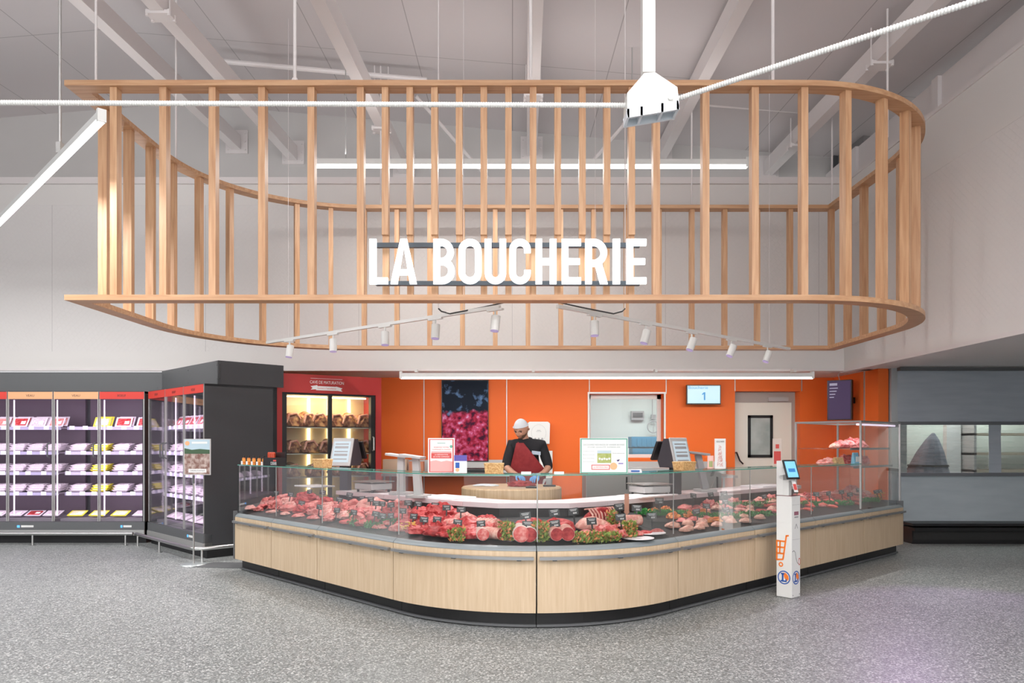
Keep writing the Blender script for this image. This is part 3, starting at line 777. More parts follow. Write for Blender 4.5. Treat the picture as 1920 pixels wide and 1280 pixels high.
for i in range(9):
    s0, s1 = MODS[i] + .003, MODS[i + 1] - .003
    b_ = cp((s0 + s1) / 2, .4, 0)
    t = thing('butchery_counter', 'pale wood fronted refrigerated glass meat counter, ' + modlab[i], 'display counter', tuple(b_), 0, 'butchery counter sections')
    m = MB(); sweep(m, s0, s1, rp(.09, .95, .0, .17)); m.build('plinth', M_black, t, world=True)
    m = MB(); sweep(m, s0, s1, [(.065, .012), (.09, .012), (.09, .03), (.065, .03)]); m.build('plinth_trim', M_darkgrey, t, world=True)
    m = MB(); sweep(m, s0, s1, rp(.03, .10, .14, .63)); m.build('core', M_black, t, world=True)
    m = MB(); sweep(m, s0 + .003, s1 - .003, rp(0, .025, .139, .632)); m.build('front_panel', M_counter_wood, t, world=True, smooth=True)
    m = MB(); sweep(m, s0 + .02, s1 - .02, rp(-.045, -.012, .568, .592))
    m.build('bumper_rail', M_alu, t, world=True, smooth=True)
    for f_ in (.1, .5, .9):
        s = s0 + (s1 - s0) * f_
        m = MB(); m.obox(cp(s, -.008, .566), ctan(s), Z3.cross(ctan(s)), Z3, .035, .05, .014); m.build('rail_bracket', M_darkgrey, t, world=True)
    m = MB(); sweep(m, s0, s1, [(0, .634), (.06, .634), (.06, .67), (.035, .67), (.004, .645)]); m.build('bumper_strip', mat('grey_blue_strip', (.21, .24, .25), .35), t, world=True, smooth=True)
    m = MB(); sweep(m, s0, s1, [(.06, .60), (.80, .60), (.80, .825), (.06, .668)]); m.build('display_bed', M_black, t, world=True)
    ztop = 1.235 if i < 8 else 1.76
    m = MB(); sweep(m, s0, s1, rp(.042, .050, .668, ztop)); m.build('front_glass', M_glass, t, world=True, smooth=True)
    ge = MB(); sweep(ge, s0 + .005, s1 - .005, rp(.041, .051, ztop - .0, ztop + .003)); 
    if i < 8:
        m = MB(); sweep(m, s0, s1, rp(.035, .31, 1.236, 1.246)); tg = m.build('top_glass', M_glass, t, world=True, smooth=True)
        m = MB(); sweep(m, s0, s1, rp(.031, .0352, 1.236, 1.246)); sweep(m, s0, s1, rp(.310, .3145, 1.236, 1.246)); m.build('glass_edge', M_glassedge, t, world=True, smooth=True)
        for s in (s0 + .005,):
            m = MB(); m.tube([cp(s, .055, .70), cp(s, .055, 1.236)], .005, 6); m.build('glass_clip', M_steelmatt, t, world=True)
        # staff worktop and back
        ws = 0 if 2 < i < 5 else 0
        m = MB()
        if i in (3, 4): wseg(m, i, rp(.80, 1.22, .90, .945))
        else: sweep(m, s0, s1, rp(.80, 1.22, .90, .945))
        if i != 0: m.build('worktop', M_worktop, t, world=True)
        if i != 0:
            m = MB(); (wseg(m, i, rp(.84, .90, .60, .90)) if i in (3, 4) else sweep(m, s0, s1, rp(.84, .90, .60, .90))); m.build('back_panel', M_black, t, world=True)
    # interior shelf light under the top glass
# left end glass and end panel belong to the first module: add as separate meshes
root = [o for o in COL.objects if o.name == 'butchery_counter'][0]
m = MB(); m.hexa([cp(0.0, .04, .70), cp(0.008, .04, .70), cp(.008, .82, .70), cp(0, .82, .70)], [cp(0, .04, 1.236), cp(.008, .04, 1.236), cp(.008, .82, 1.236), cp(0, .82, 1.236)])
m.build('end_glass', M_glass, root, world=True)
m = MB(); m.hexa([cp(-.02, -.01, .139), cp(0, -.01, .139), cp(0, .95, .139), cp(-.02, .95, .139)], [cp(-.02, -.01, .70), cp(0, -.01, .70), cp(0, .95, .70), cp(-.02, .95, .70)])
m.build('end_panel', M_darkgrey, root, world=True)
m = MB(); m.tube([cp(.0, .046, .68), cp(.0, .046, 1.24)], .012, 8); m.build('corner_post', M_black, root, world=True)
# tall case on the right end module
root = [o for o in COL.objects if o.name.startswith('butchery_counter')][-1]
sA, sB = MODS[8] + .003, SMAX
D1 = .88
m = MB()
def quad_wall(m, s, o0, o1, z0, z1, th=.008):
    m.hexa([cp(s, o0, z0), cp(s + th, o0, z0), cp(s + th, o1, z0), cp(s, o1, z0)], [cp(s, o0, z1), cp(s + th, o0, z1), cp(s + th, o1, z1), cp(s, o1, z1)])
m = MB(); quad_wall(m, sA, .05, D1, .72, 1.76); m.build('side_glass', M_glass, root, world=True)
m = MB(); quad_wall(m, sB - .01, .05, D1, .72, 1.76); m.build('side_glass', M_glass, root, world=True)
m = MB(); sweep(m, sA, sB, rp(.04, D1, 1.76, 1.775)); m.build('roof_glass', M_glass, root, world=True)
for s in (sA, sB - .01):
    for o in (.045, D1):
        m = MB(); m.obox(cp(s + .005, o, 1.23), ctan(s), Z3.cross(ctan(s)), Z3, .022, .022, 1.09); m.build('frame_post', M_steelmatt, root, world=True)
m = MB()
for z in (1.765,):
    m.bar(cp(sA, .045, z), cp(sB, .045, z), .022, .022); m.bar(cp(sA, D1, z), cp(sB, D1, z), .022, .022)
    m.bar(cp(sA, .045, z), cp(sA, D1, z), .022, .022); m.bar(cp(sB, .045, z), cp(sB, D1, z), .022, .022)
m.build('frame_rail', M_steel, root, world=True)
for z, o0 in ((1.42, .18), (1.19, .14)):
    m = MB(); sweep(m, sA + .02, sB - .02, rp(o0, D1 - .03, z, z + .012)); m.build('glass_shelf', glass('shelf_glass', (.85, .88, .88), .10, .5), root, world=True)
    m = MB(); sweep(m, sA + .02, sB - .02, rp(o0 - .012, o0, z - .01, z + .016)); m.build('shelf_edge', M_darkgrey, root, world=True)
m = MB(); m.tube([cp(sA + .03, .10, 1.73), cp(sB - .03, .10, 1.73)], .012, 8); m.build('light_tube', M_lav, root, world=True)
area('tall_case_light', tuple(cp((sA + sB) / 2, .35, 1.72)), (1.1, .3), 2, (1, .85, .95), (0, 0, PHI))
m = MB(); m.hexa([cp(sB - .02, 0, .139), cp(sB, 0, .139), cp(sB, .95, .139), cp(sB - .02, .95, .139)], [cp(sB - .02, 0, .72), cp(sB, 0, .72), cp(sB, .95, .72), cp(sB - .02, .95, .72)])
m.build('end_panel', M_darkgrey, root, world=True)
# stainless guard hoop at the right end of the counter
e = cp(SMAX + .10, .12, 0)
t = thing('guard_hoop', 'stainless steel guard hoop on the floor at the right end of the counter', 'guard rail', tuple(e))
d = Vector((math.cos(PHI), math.sin(PHI), 0)); nrm = Vector((-d.y, d.x, 0))
MB().tube([e - d * .08, e + Z3 * .10 - d * .08, e + Z3 * .17 - d * .03, e + Z3 * .20 + d * .06, e + Z3 * .20 + d * .16 + nrm * .05, e + Z3 * .20 + d * .16 + nrm * .55, e + Z3 * .19 + d * .08 + nrm * .7], .027, 12).build('tube', M_steel, t, world=True, smooth=True)
MB().tube([e + d * .16 + nrm * .1, e + Z3 * .2 + d * .16 + nrm * .1], .012, 8).build('support', M_steel, t, world=True)
# soft lights the counter has under its upper edge
for i in range(8):
    s = (MODS[i] + MODS[i + 1]) / 2; L_ = MODS[i + 1] - MODS[i]
    p = cp(s, .42, 1.20)

# ================================================================ MEAT IN THE COUNTER
def blob(sx, sy, sz, seed=0, amp=.22, freq=2.2, sub=3, flat=.15, fold=0):
    bm = bmesh.new(); bmesh.ops.create_icosphere(bm, subdivisions=sub, radius=1)
    off = Vector((seed * 7.3, seed * 3.1, seed * 1.7))
    m = MB()
    for v in bm.verts:
        n_ = noise.noise(v.co * freq + off) * amp + noise.noise(v.co * freq * 2.7 + off) * amp * .4
        if fold: n_ += math.sin(v.co.x * 9 + noise.noise(v.co * 2 + off) * 5) * fold
        p = v.co * (1 + n_)
        z = p.z if p.z > -flat else -flat + (p.z + flat) * .15
        m.v.append(Vector((p.x * sx, p.y * sy, (z + flat + .1) * sz)))
    m.f = [[v.index for v in f.verts] for f in bm.faces]; m.mi = [0] * len(m.f)
    m.smooth = True; bm.free()
    return m
PROTO = {}
def proto(kind):
    """first call builds the thing; later calls copy it"""
    if kind in PROTO:
        r = dup(PROTO[kind]); return r
    k, v = kind; sd = v * 11 + hash_(k)
    t = None
    def simple(mb, m, name):
        o = mb.build(name, m); return o
    if k == 'beef': t = simple(blob(.125, .095, .075, sd, .38, 1.9, 3, .15, .03), [M_beef, M_deep, M_beef][v % 3], 'beef_joint')
    elif k == 'pink': t = simple(blob(.13, .095, .07, sd, .34, 1.8, 3, .15, .025), [M_pinkmeat, M_veal, M_pinkmeat][v % 3], 'pink_meat_joint')
    elif k == 'heap':
        t = simple(blob(.14, .10, .085, sd, .45, 2.6, 4, .15, .07), [M_beef, M_pinkmeat, M_beef][v % 3], 'stewing_meat_heap')
    elif k == 'fatroast': t = simple(blob(.13, .09, .07, sd, .12, 1.5, 3), M_fat, 'fat_covered_roast')
    elif k == 'roast':
        t = thing('tied_roast', '', ''); n = 9
        prof = [(.02, -.115)] + [(.055 + .004 * math.cos(i * PI), -.11 + .22 * i / 16) for i in range(17)] + [(.02, .115)]
        m = MB().lathe(prof, (0, 0, 0), 20); m.v = [Vector((p.x, p.z, p.y + .052)) for p in m.v]; m.build('meat', [M_deep, M_pinkmeat, M_fat][v % 3], t, smooth=True)
        s_ = MB()
        for i in range(5):
            y = -.088 + .044 * i; s_.tube([(.0605 * math.cos(a * PI / 10), y, .052 + .0605 * math.sin(a * PI / 10)) for a in range(21)], .003, 5, False)
        s_.build('string', mat('white_string', (.75, .66, .60), .8), t, smooth=True)
    elif k == 'cutroll':
        t = thing('rolled_cut', '', '')
        m = MB().lathe([(.05, -.10), (.052, .09), (.052, .095)], (0, 0, 0), 22); m.v = [Vector((p.x, p.z, p.y + .05)) for p in m.v]; m.build('meat', M_fat, t, smooth=True)
        m = MB().lathe([(.047, -.004), (.046, 0)], (0, 0, 0), 22); m.v = [Vector((p.x, p.z - .10, p.y + .05)) for p in m.v]; m.build('cut_face', M_deep, t)
    elif k == 'ribs':
        t = thing('rib_rack', '', '')
        blob(.19, .075, .10, sd, .12, 1.6).build('meat', M_deep, t)
        b_ = MB()
        for i in range(9):
            x = -.155 + i * .037; b_.tube([(x, -.075, .02), (x + .004, -.06, .075), (x + .006, -.01, .118), (x + .006, .04, .11)], [.008, .009, .008, .006], 7)
        b_.build('rib_bones', M_fat, t, smooth=True)
    elif k == 'steak':
        m = blob(.075, .055, .03, sd, .3, 1.6, 3, .1)
        t = simple(m, [M_pinkmeat, M_beef, M_veal][v % 3], 'steak')
    elif k == 'chicken': t = simple(blob(.07, .05, .045, sd, .3, 1.7), M_poultry, 'poultry_breast')
    elif k == 'marin': t = simple(blob(.09, .05, .045, sd, .5, 3.4, 3, .15, .05), M_marin, 'marinated_slices')
    elif k == 'sausage':
        pts = [(-.08 + .02 * i, .012 * math.sin(i * .8 + v), .018) for i in range(9)]
        t = simple(MB().tube(pts, [.006, .015, .017, .018, .018, .018, .017, .015, .006], 10), M_chop if v % 2 else M_pinkmeat, 'sausage'); t.data.polygons.foreach_set('use_smooth', [True] * len(t.data.polygons))
    elif k == 'chop': t = simple(blob(.055, .08, .028, sd, .35, 1.7, 3, .1), M_veal if v % 2 else M_pinkmeat, 'pork_chop')
    PROTO[kind] = t
    return t
def hash_(s): return sum(ord(c) * (i + 1) for i, c in enumerate(s)) % 97
KN = {'beef': ('bright red raw beef joint', 'meat joint'), 'pink': ('pink raw meat joint', 'meat joint'), 'heap': ('heap of cut stewing meat', 'meat'),
      'fatroast': ('roast covered in pale fat', 'meat joint'), 'roast': ('roast tied with white string', 'roast'), 'cutroll': ('rolled joint with dark cut face', 'roast'),
      'ribs': ('rack of ribs with pale bones', 'ribs'), 'steak': ('flat raw steak', 'steak'), 'chicken': ('pale poultry breast', 'poultry'), 'marin': ('orange marinated meat pile', 'meat'),
      'sausage': ('raw sausage', 'sausage'), 'chop': ('pork chop', 'chop')}
ROWN = {0: 'front row', 1: 'middle row', 2: 'back row', 3: 'upper middle row', 4: 'lower middle row'}
def zone(px):
    if px < 745: return 'left counter arm'
    if px < 1270: return 'counter curve'
    return 'right counter arm'
items = []
def row(r, o, specs):
    for px, k, v, sc, *rz in specs: items.append((r, o, px, k, v, sc, rz[0] if rz else None))
row(2, .62, [(500, 'pink', 1, .8), (535, 'pink', 0, .9), (575, 'heap', 0, 1.15), (610, 'heap', 2, .85), (640, 'pink', 2, 1.0), (662, 'pink', 0, 1.1), (700, 'pink', 1, 1.45), (742, 'heap', 1, 1.1), (790, 'beef', 0, 1.05), (826, 'heap', 0, 1.3)])
row(2, .60, [(872, 'pink', 1, .9), (1125, 'ribs', 0, 1.05, .12)])
row(1, .42, [(476, 'pink', 1, .8), (498, 'heap', 1, .8), (520, 'pink', 0, .85), (548, 'pink', 1, .8), (580, 'pink', 2, .85), (612, 'pink', 1, .85), (640, 'heap', 1, .95), (672, 'beef', 2, .95), (705, 'pink', 2, 1.0), (742, 'beef', 0, .9), (778, 'heap', 2, 1.1), (812, 'beef', 2, 1.0),
              (850, 'pink', 1, .9), (880, 'beef', 0, 1.15), (915, 'roast', 2, .9, 1.3), (940, 'pink', 0, .75), (990, 'beef', 2, 1.15), (1045, 'beef', 0, 1.15), (1110, 'fatroast', 0, 1.2), (1165, 'chop', 1, 1.0), (1182, 'cutroll', 1, 1.0, 1.2)])
row(0, .20, [(460, 'pink', 1, .6), (485, 'pink', 0, .6), (510, 'chop', 1, .9), (535, 'steak', 2, .9), (560, 'chop', 0, 1.0), (588, 'steak', 0, 1.0), (616, 'pink', 2, .7), (648, 'steak', 1, 1.1), (680, 'beef', 2, .7), (712, 'steak', 0, 1.1), (745, 'pink', 0, .75),
              (778, 'beef', 0, .8), (815, 'beef', 1, .85), (850, 'heap', 0, .9), (885, 'beef', 2, .85), (903, 'roast', 1, .85, .5), (925, 'cutroll', 0, .95, 1.0), (975, 'roast', 1, 1.1, .15), (995, 'roast', 0, 1.0, -.1), (1037, 'cutroll', 0, 1.1, .1), (1062, 'cutroll', 0, 1.15, -.15), (1100, 'pink', 0, .8), (1140, 'heap', 1, .95),
              (1193, 'steak', 0, 1.0), (1210, 'steak', 1, .9), (1232, 'steak', 0, .9)])
# right arm
row(2, .66, [(1225, 'marin', 0, 1.0), (1247, 'marin', 1, 1.1), (1285, 'pink', 0, .7), (1307, 'chop', 0, 1.1), (1330, 'heap', 1, .75), (1352, 'pink', 1, .7), (1376, 'heap', 1, .7), (1400, 'chop', 0, 1.1), (1425, 'pink', 1, .7), (1445, 'heap', 1, .7), (1510, 'heap', 0, .6), (1532, 'pink', 0, .6)])
row(1, .48, [(1262, 'marin', 0, 1.1), (1290, 'marin', 1, 1.1), (1316, 'marin', 0, 1.1), (1388, 'chop', 1, .9), (1406, 'chicken', 0, .9), (1438, 'sausage', 1, 1.2), (1446, 'sausage', 0, 1.2)])
row(0, .26, [(1262, 'chicken', 0, 1.0), (1290, 'chicken', 1, 1.1), (1316, 'chicken', 0, 1.0), (1340, 'marin', 1, .9), (1366, 'chicken', 1, 1.0), (1394, 'chicken', 0, .9), (1420, 'chop', 1, .9)])
row(0, .14, [(1284, 'chicken', 1, .8), (1312, 'chicken', 0, .8)])
for i in range(22): items.append((1, .56 - (i % 4) * .08, 1502 + i * 5.4, 'sausage', 1, 1.25, 1.35 + random.uniform(-.15, .15)))
for i in range(8): items.append((0, .30 - (i % 2) * .08, 1450 + i * 22, 'sausage', i % 2, 1.2, 1.2 + random.uniform(-.2, .2)))
for i in range(6): items.append((0, .15 + .04 * (i % 2), 1290 + i * 27, 'chicken', i % 2, .9, None))
for i in range(14): items.append((2, .70 - .05 * (i % 2), 1500 + i * 9, 'chop' if i % 2 else 'sausage', i % 2, 1.2, random.uniform(0, 3)))
for i in range(8): items.append((2, .58 + .1 * (i % 2), 1606 + i * 9, 'heap' if i % 2 else 'pink', 1, .8, None))
for i in range(8): items.append((1, .40 + .12 * (i % 2), 1612 + i * 9, 'pink' if i % 2 else 'chop', i % 2, .75 if i % 2 else 1.1, random.uniform(0, 3)))
rnd_ = random.Random(5)
for o_, r_, ks in ((.52, 3, ('pink', 'heap', 'beef', 'pink')), (.31, 4, ('heap', 'steak', 'pink', 'beef'))):
    q_px = 492
    while q_px < 940:
        kk_ = ks[rnd_.randrange(4)]
        if q_px > 740 and kk_ == 'pink': kk_ = 'beef'
        items.append((r_, o_, q_px, kk_, rnd_.randrange(3), (1.15 if kk_ == 'steak' else .85), None)); q_px += 24 + (q_px - 490) * .022
    q_px = 1280
    while q_px < 1450:
        items.append((r_, o_ + .06, q_px, ('chop', 'chicken', 'steak')[rnd_.randrange(3)], rnd_.randrange(2), 1.0, None)); q_px += 21
cnt = {}
for r, o, px, k, v, sc, rz in sorted(items, key=lambda t: t[2]):
    s = sp(px, o); p = cp(s, o, zbed(o) + .002)
    z_ = zone(px); key = (k, r, z_); cnt[key] = cnt.get(key, 0) + 1
    t = proto((k, v)); t.location = p
    base_rot = cang(s)
    t.rotation_euler.z = base_rot + (rz if rz is not None else random.uniform(-.5, .5))
    if k == 'ribs': t.rotation_euler.z = base_rot + .1
    t.scale = (sc,) * 3
    nm, cat = KN[k]
    t['label'] = '%s, %s from left, %s, %s' % (nm, ORD[min(cnt[key] - 1, 28)], ROWN[r], z_)
    t['category'] = cat; t['group'] = nm + 's in the glass counter'
# meat on the shelves of the tall case
for zz, nm, spec in ((1.433, 'upper', [(.30, 'marin', 0), (.50, 'pink', 0), (.70, 'pink', 1), (.88, 'heap', 1), (1.05, 'pink', 1), (1.18, 'chop', 1)]), (1.203, 'lower', [(.12, 'pink', 1), (.28, 'chop', 0), (.70, 'heap', 1), (.9, 'pink', 0), (1.08, 'heap', 0), (1.2, 'chop', 1)])):
    for i, (ds, k, v) in enumerate(spec):
        k2 = 'chicken' if (k == 'marin') else k
        t = proto((k2, v)); s = MODS[8] + ds; t.location = cp(s, .50, zz); t.rotation_euler.z = cang(s) + random.uniform(-.4, .4); t.scale = (1.15,) * 3
        t['label'] = '%s, %s from left, %s shelf of the tall glass case' % (KN[k2][0], ORD[i], nm); t['category'] = KN[k2][1]; t['group'] = 'meat in the tall glass case'
def packet(nm, m, loc, rot, sz, lab, cat='packet', m2=None):
    t = thing(nm, lab, cat, tuple(loc), rot); a, b, c_ = sz
    MB().hexa([(-a, -b, 0), (a, -b, 0), (a, b, 0), (-a, b, 0)], [(-a * .95, -b * .3, c_), (a * .95, -b * .3, c_), (a * .95, b * .3, c_), (-a * .95, b * .3, c_)]).build('bag', m, t, bevel=.006)
    if m2: MB().box(-a * .6, a * .6, -b - .002, -b * .9, c_ * .3, c_ * .7).build('printed_label', m2, t)
    return t
s8 = MODS[8]
packet('snack_bag', M_wicker, cp(s8 + .18, .40, 1.203), PHI, (.12, .045, .11), 'yellow wrapped loaf packet on the lower shelf of the tall glass case')
packet('blue_bag', mat('light_blue_bag', (.22, .50, .66), .4), cp(s8 + .46, .30, 1.203), PHI, (.08, .03, .17), 'light blue bag standing on the lower shelf of the tall glass case', 'packet', M_paper)

# black price cards on picks
def make_card():
    t = thing('price_card', '', 'price tag')
    MB().box(-.038, .038, -.002, .002, .07, .12).build('card', M_tag, t)
    MB().box(-.006, .006, -.0015, .0015, 0, .07).build('pick', M_black, t)
    m = MB(); fr = frame((0, -.0021, 0), X3, Z3)
    for z, w_ in ((.108, .028), (.099, .022)): m.rect(fr, -w_, z, w_, z + .004, .0004)
    for x in (-.004, .006, .016): m.rect(fr, x, .078, x + .007, .089, .0004)
    m.build('chalk_writing', M_tagtxt, t)
    return t
card0 = None
cards = [(517, .45), (545, .45), (565, .30), (582, .62), (605, .62), (635, .45), (655, .62), (680, .55), (698, .55), (707, .45), (718, .45), (737, .45), (600, .25), (632, .22), (664, .22), (703, .25), (716, .22), (735, .25),
         (767, .55), (784, .55), (757, .32), (776, .30), (796, .25), (817, .55), (840, .52), (866, .50), (820, .28), (858, .24), (905, .24), (988, .32), (989, .18), (1042, .40), (1042, .20), (1076, .42), (1110, .24), (1161, .48), (1163, .30), (1190, .42), (1220, .26), (1235, .55),
         (1298, .68), (1305, .30), (1322, .34), (1333, .66), (1356, .66), (1357, .40), (1364, .26), (1434, .45), (1527, .36), (1553, .34), (1577, .34), (1592, .30), (1610, .34), (1675, .3), (1644, .3)]
cards.sort()
for i, (px, o) in enumerate(cards):
    s = sp(px, o); p = cp(s, o - .02, zbed(o) + .02)
    row_ = 'front' if o < .33 else ('middle' if o < .52 else 'back')
    z_ = zone(px); key = ('card', row_, z_); cnt[key] = cnt.get(key, 0) + 1
    lab = 'small black price card, %s from left, %s row, %s' % (ORD[cnt[key] - 1], row_, z_)
    if card0 is None: card0 = make_card(); t = card0; t.location = p; t['label'] = lab
    else: t = dup(card0, p, 0, lab)
    t.rotation_euler = (R(random.uniform(-18, -4)), R(random.uniform(-9, 9)), cang(s) * .35 + R(random.uniform(-14, 14)))
    t['group'] = 'black price cards in the meat counter'
    zr = .06 if o > .3 else .0
    t.location.z += zr * .5
    big = 1.2 if 980 < px < 1240 else 1
    t.scale = (big,) * 3
# parsley garlands
def garland(s0, s1, o0, o1, n, m, nm, lab, size=.035, height=.05, cat='garnish', flowers=False):
    g_ = MB()
    rnd = random.Random(int(s0 * 100))
    for i in range(n):
        f_ = rnd.random(); s = s0 + (s1 - s0) * f_; o = o0 + (o1 - o0) * f_ + rnd.uniform(-.03, .03)
        p = cp(s, o, zbed(o) + rnd.uniform(.0, height))
        d = Vector((rnd.uniform(-1, 1), rnd.uniform(-1, 1), rnd.uniform(.1, 1.2))).normalized() * size * rnd.uniform(.5, 1)
        sd = d.cross(Vector((rnd.random(), rnd.random(), rnd.random()))).normalized() * size * .22
        g_.cur = 1 if flowers and rnd.random() < .3 else 0
        g_.add([p, p + d * .5 + sd, p + d, p + d * .5 - sd], [(0, 1, 2, 3)])
    g_.tube([cp(s0 + (s1 - s0) * i / 8, o0 + (o1 - o0) * i / 8, zbed(o0 + (o1 - o0) * i / 8) + .012) for i in range(9)], .006, 5)
    o_ = g_.build(nm, [m, M_flower] if flowers else m, None, tuple(cp((s0 + s1) / 2, (o0 + o1) / 2, zbed((o0 + o1) / 2))), world=True)
    return tag(o_, lab, cat)
def gp(pa, oa, pb, ob, n, lab, **k):
    garland(sp(pa, oa), sp(pb, ob), oa, ob, n, M_leaf, 'parsley_garland', lab, **k)
gp(620, .34, 668, .34, 350, 'green parsley garland between the pink meats in the left arm', size=.04)
gp(690, .33, 745, .33, 450, 'green parsley garland left of the curve behind the price cards', size=.04)
gp(655, .18, 715, .18, 350, 'green parsley garland at the front glass of the left arm')
gp(1194, .68, 1300, .45, 1100, 'green parsley garland running diagonally left of the orange marinated meat')
gp(1300, .42, 1385, .26, 700, 'green parsley garland in front of the orange slices in the right arm')
gp(1335, .66, 1440, .50, 700, 'green parsley garland behind the black price cards in the right arm')
gp(1385, .30, 1450, .22, 400, 'green parsley garland just left of the white kiosk')
gp(1505, .40, 1600, .22, 800, 'green parsley garland right of the white kiosk')
gp(1440, .6, 1500, .6, 400, 'green parsley garland behind the white kiosk tablet')
gp(1610, .3, 1650, .22, 300, 'green parsley garland below the corner post of the tall case')
def sprig(px, o, n, lab, h=.10, wd=.07):
    s = sp(px, o); garland(s - wd, s + wd, o, o, n, M_sprig, 'flowering_sprig', lab, size=.045, height=h, flowers=True)
sprig(857, .11, 260, 'flowering green sprig at the front glass, far left of the curve')
sprig(950, .16, 420, 'flowering green sprig left of the tied roasts', .15)
sprig(1013, .16, 420, 'flowering green sprig just right of the counter centre seam', .15)
sprig(1098, .11, 420, 'flowering green sprig in front of the pink roast', .07, .12)
sprig(1140, .11, 420, 'flowering green sprig in front of the cut heap', .07, .12)
sprig(1180, .16, 350, 'flowering green sprig right of the cut heap', .13)
sprig(1148, .38, 160, 'flowering green sprig behind the cut heap', .16, .05)
def yellow(px, o, lab):
    s = sp(px, o); g_ = MB(); rnd = random.Random(px); p0 = cp(s, o, zbed(o) + .05)
    for i in range(40):
        p = p0 + Vector((rnd.uniform(-.07, .07), rnd.uniform(-.04, .04), rnd.uniform(-.02, .05))); g_.lathe([(.002, 0), (.012, .006), (.002, .01)], p, 6)
    tag(g_.build('yellow_garnish', mat('yellow_flower', (.80, .52, .03), .5), None, tuple(p0), world=True), lab, 'garnish')
yellow(766, .18, 'small yellow flower garnish in front of the red beef left of the curve')
yellow(1022, .28, 'small yellow flower garnish beside the centre seam roast')
yellow(1690, .3, 'small yellow garnish at the right end of the tall case')

# white trays / paper plates at the right of the curve
for i, (px, o) in enumerate(((1218, .20), (1195, .12))):
    s = sp(px, o); tag(MB().lathe([(.10, 0), (.14, .008), (.14, .012)], (0, 0, 0), 24).build('white_dish', M_polywhite, None, tuple(cp(s, o, zbed(o) + .0))), 'flat white dish under steaks at the right end of the curve, ' + ('rear one' if i == 0 else 'front one'), 'dish')
# hanging pointer label
p = cp(sp(1175, .70), .70, 0); p = pt(1175, 945, p.y)
tag(MB().prism([(-.022, .10), (.022, .10), (.022, -.07), (.03, -.07), (0, -.11), (-.03, -.07), (-.022, -.07)], (p, X3, Z3, -Y3), 0, .004).build('arrow_label', mat('copper_label', (.55, .27, .18), .5), None, tuple(p), world=True), 'copper coloured arrow shaped label stuck to the rear worktop edge', 'label')

# ================================================================ ON THE COUNTER
ZG = 1.246
ZWK = .945
def on_glass(px, o=.16): s = sp(px, o); return cp(s, o, ZG), s
# text board: A-frame style standing acrylic posters
def poster(px, o, wpx, ytop, lab, faceang, draw, name='counter_poster', frame_m=None, cat='poster', zb=ZG):
    s = sp(px, o); p = cp(s, o, zb); wd = wpx * p.y / F / max(.3, abs(math.cos(faceang))); h = CH + (HY - ytop) * p.y / F - zb
    t = thing(name, lab, cat, tuple(p), faceang)
    MB().box(-wd / 2, wd / 2, -.004, .004, .004, h).build('board', frame_m or M_paper, t)
    MB().box(-wd / 2, wd / 2, -.04, .04, 0, .006).build('stand', glass('acrylic_stand', (.9, .93, .92), .1, .5) if 'acrylic_stand' not in MATS else MATS['acrylic_stand'], t)
    draw(t, frame((-wd / 2, -.0042, 0), X3, Z3), wd, h)
    return t
def d_left(t, fr, w_, h):
    m = MB()
    for a in ((.04, .05, .08, .95), (.92, .05, .96, .95), (.04, .03, .96, .05), (.04, .95, .96, .97)): m.rect(fr, a[0] * w_, a[1] * h, a[2] * w_, a[3] * h, .001)
    text(m, fr, 'RESERVEZ VOTRE', .22 * w_, .72 * h, .78 * w_, .755 * h, .001); text(m, fr, 'COMMANDE A L\'AVANCE', .16 * w_, .655 * h, .84 * w_, .69 * h, .001)
    m.rect(fr, .12 * w_, .42 * h, .88 * w_, .575 * h, .001); m.rect(fr, .12 * w_, .59 * h, .88 * w_, .61 * h, .001)
    m.build('red_print', M_redink, t)
    m = MB(); text(m, fr, 'LA PREPARATION', .25 * w_, .51 * h, .75 * w_, .545 * h, .002); text(m, fr, 'DE VOTRE COMMANDE', .2 * w_, .45 * h, .8 * w_, .485 * h, .002); m.build('white_print', M_paper, t)
    m = MB().prism([(.08 * w_, .05 * h), (.92 * w_, .05 * h), (.92 * w_, .33 * h), (.7 * w_, .36 * h), (.5 * w_, .33 * h), (.3 * w_, .37 * h), (.08 * w_, .34 * h)], fr, 0, .001); m.build('meat_picture', M_pinkink, t)
    m = MB().disc(fr, .87 * w_, .76 * h, .055 * w_, .001).rect(fr, .35 * w_, .85 * h, .65 * w_, .865 * h, .001); m.build('green_mark', M_greenink, t)
poster(828, .10, 50, 821, 'white standing poster with red print reserving an order, left of the butcher', 0, d_left)
def d_small(t, fr, w_, h):
    MB().rect(fr, 0, .68 * h, w_, h, .001).build('blue_header', mat('violet_blue', (.10, .08, .36), .5), t)
    MB().rect(fr, .1 * w_, .3 * h, .42 * w_, .6 * h, .001).build('picture', M_blueink, t)
    MB().disc(fr, .26 * w_, .2 * h, .15 * w_, .001).build('yellow_spot', M_peach, t)
poster(864, .10, 24, 853, 'small notice with a blue top beside the red printed poster', 0, d_small)
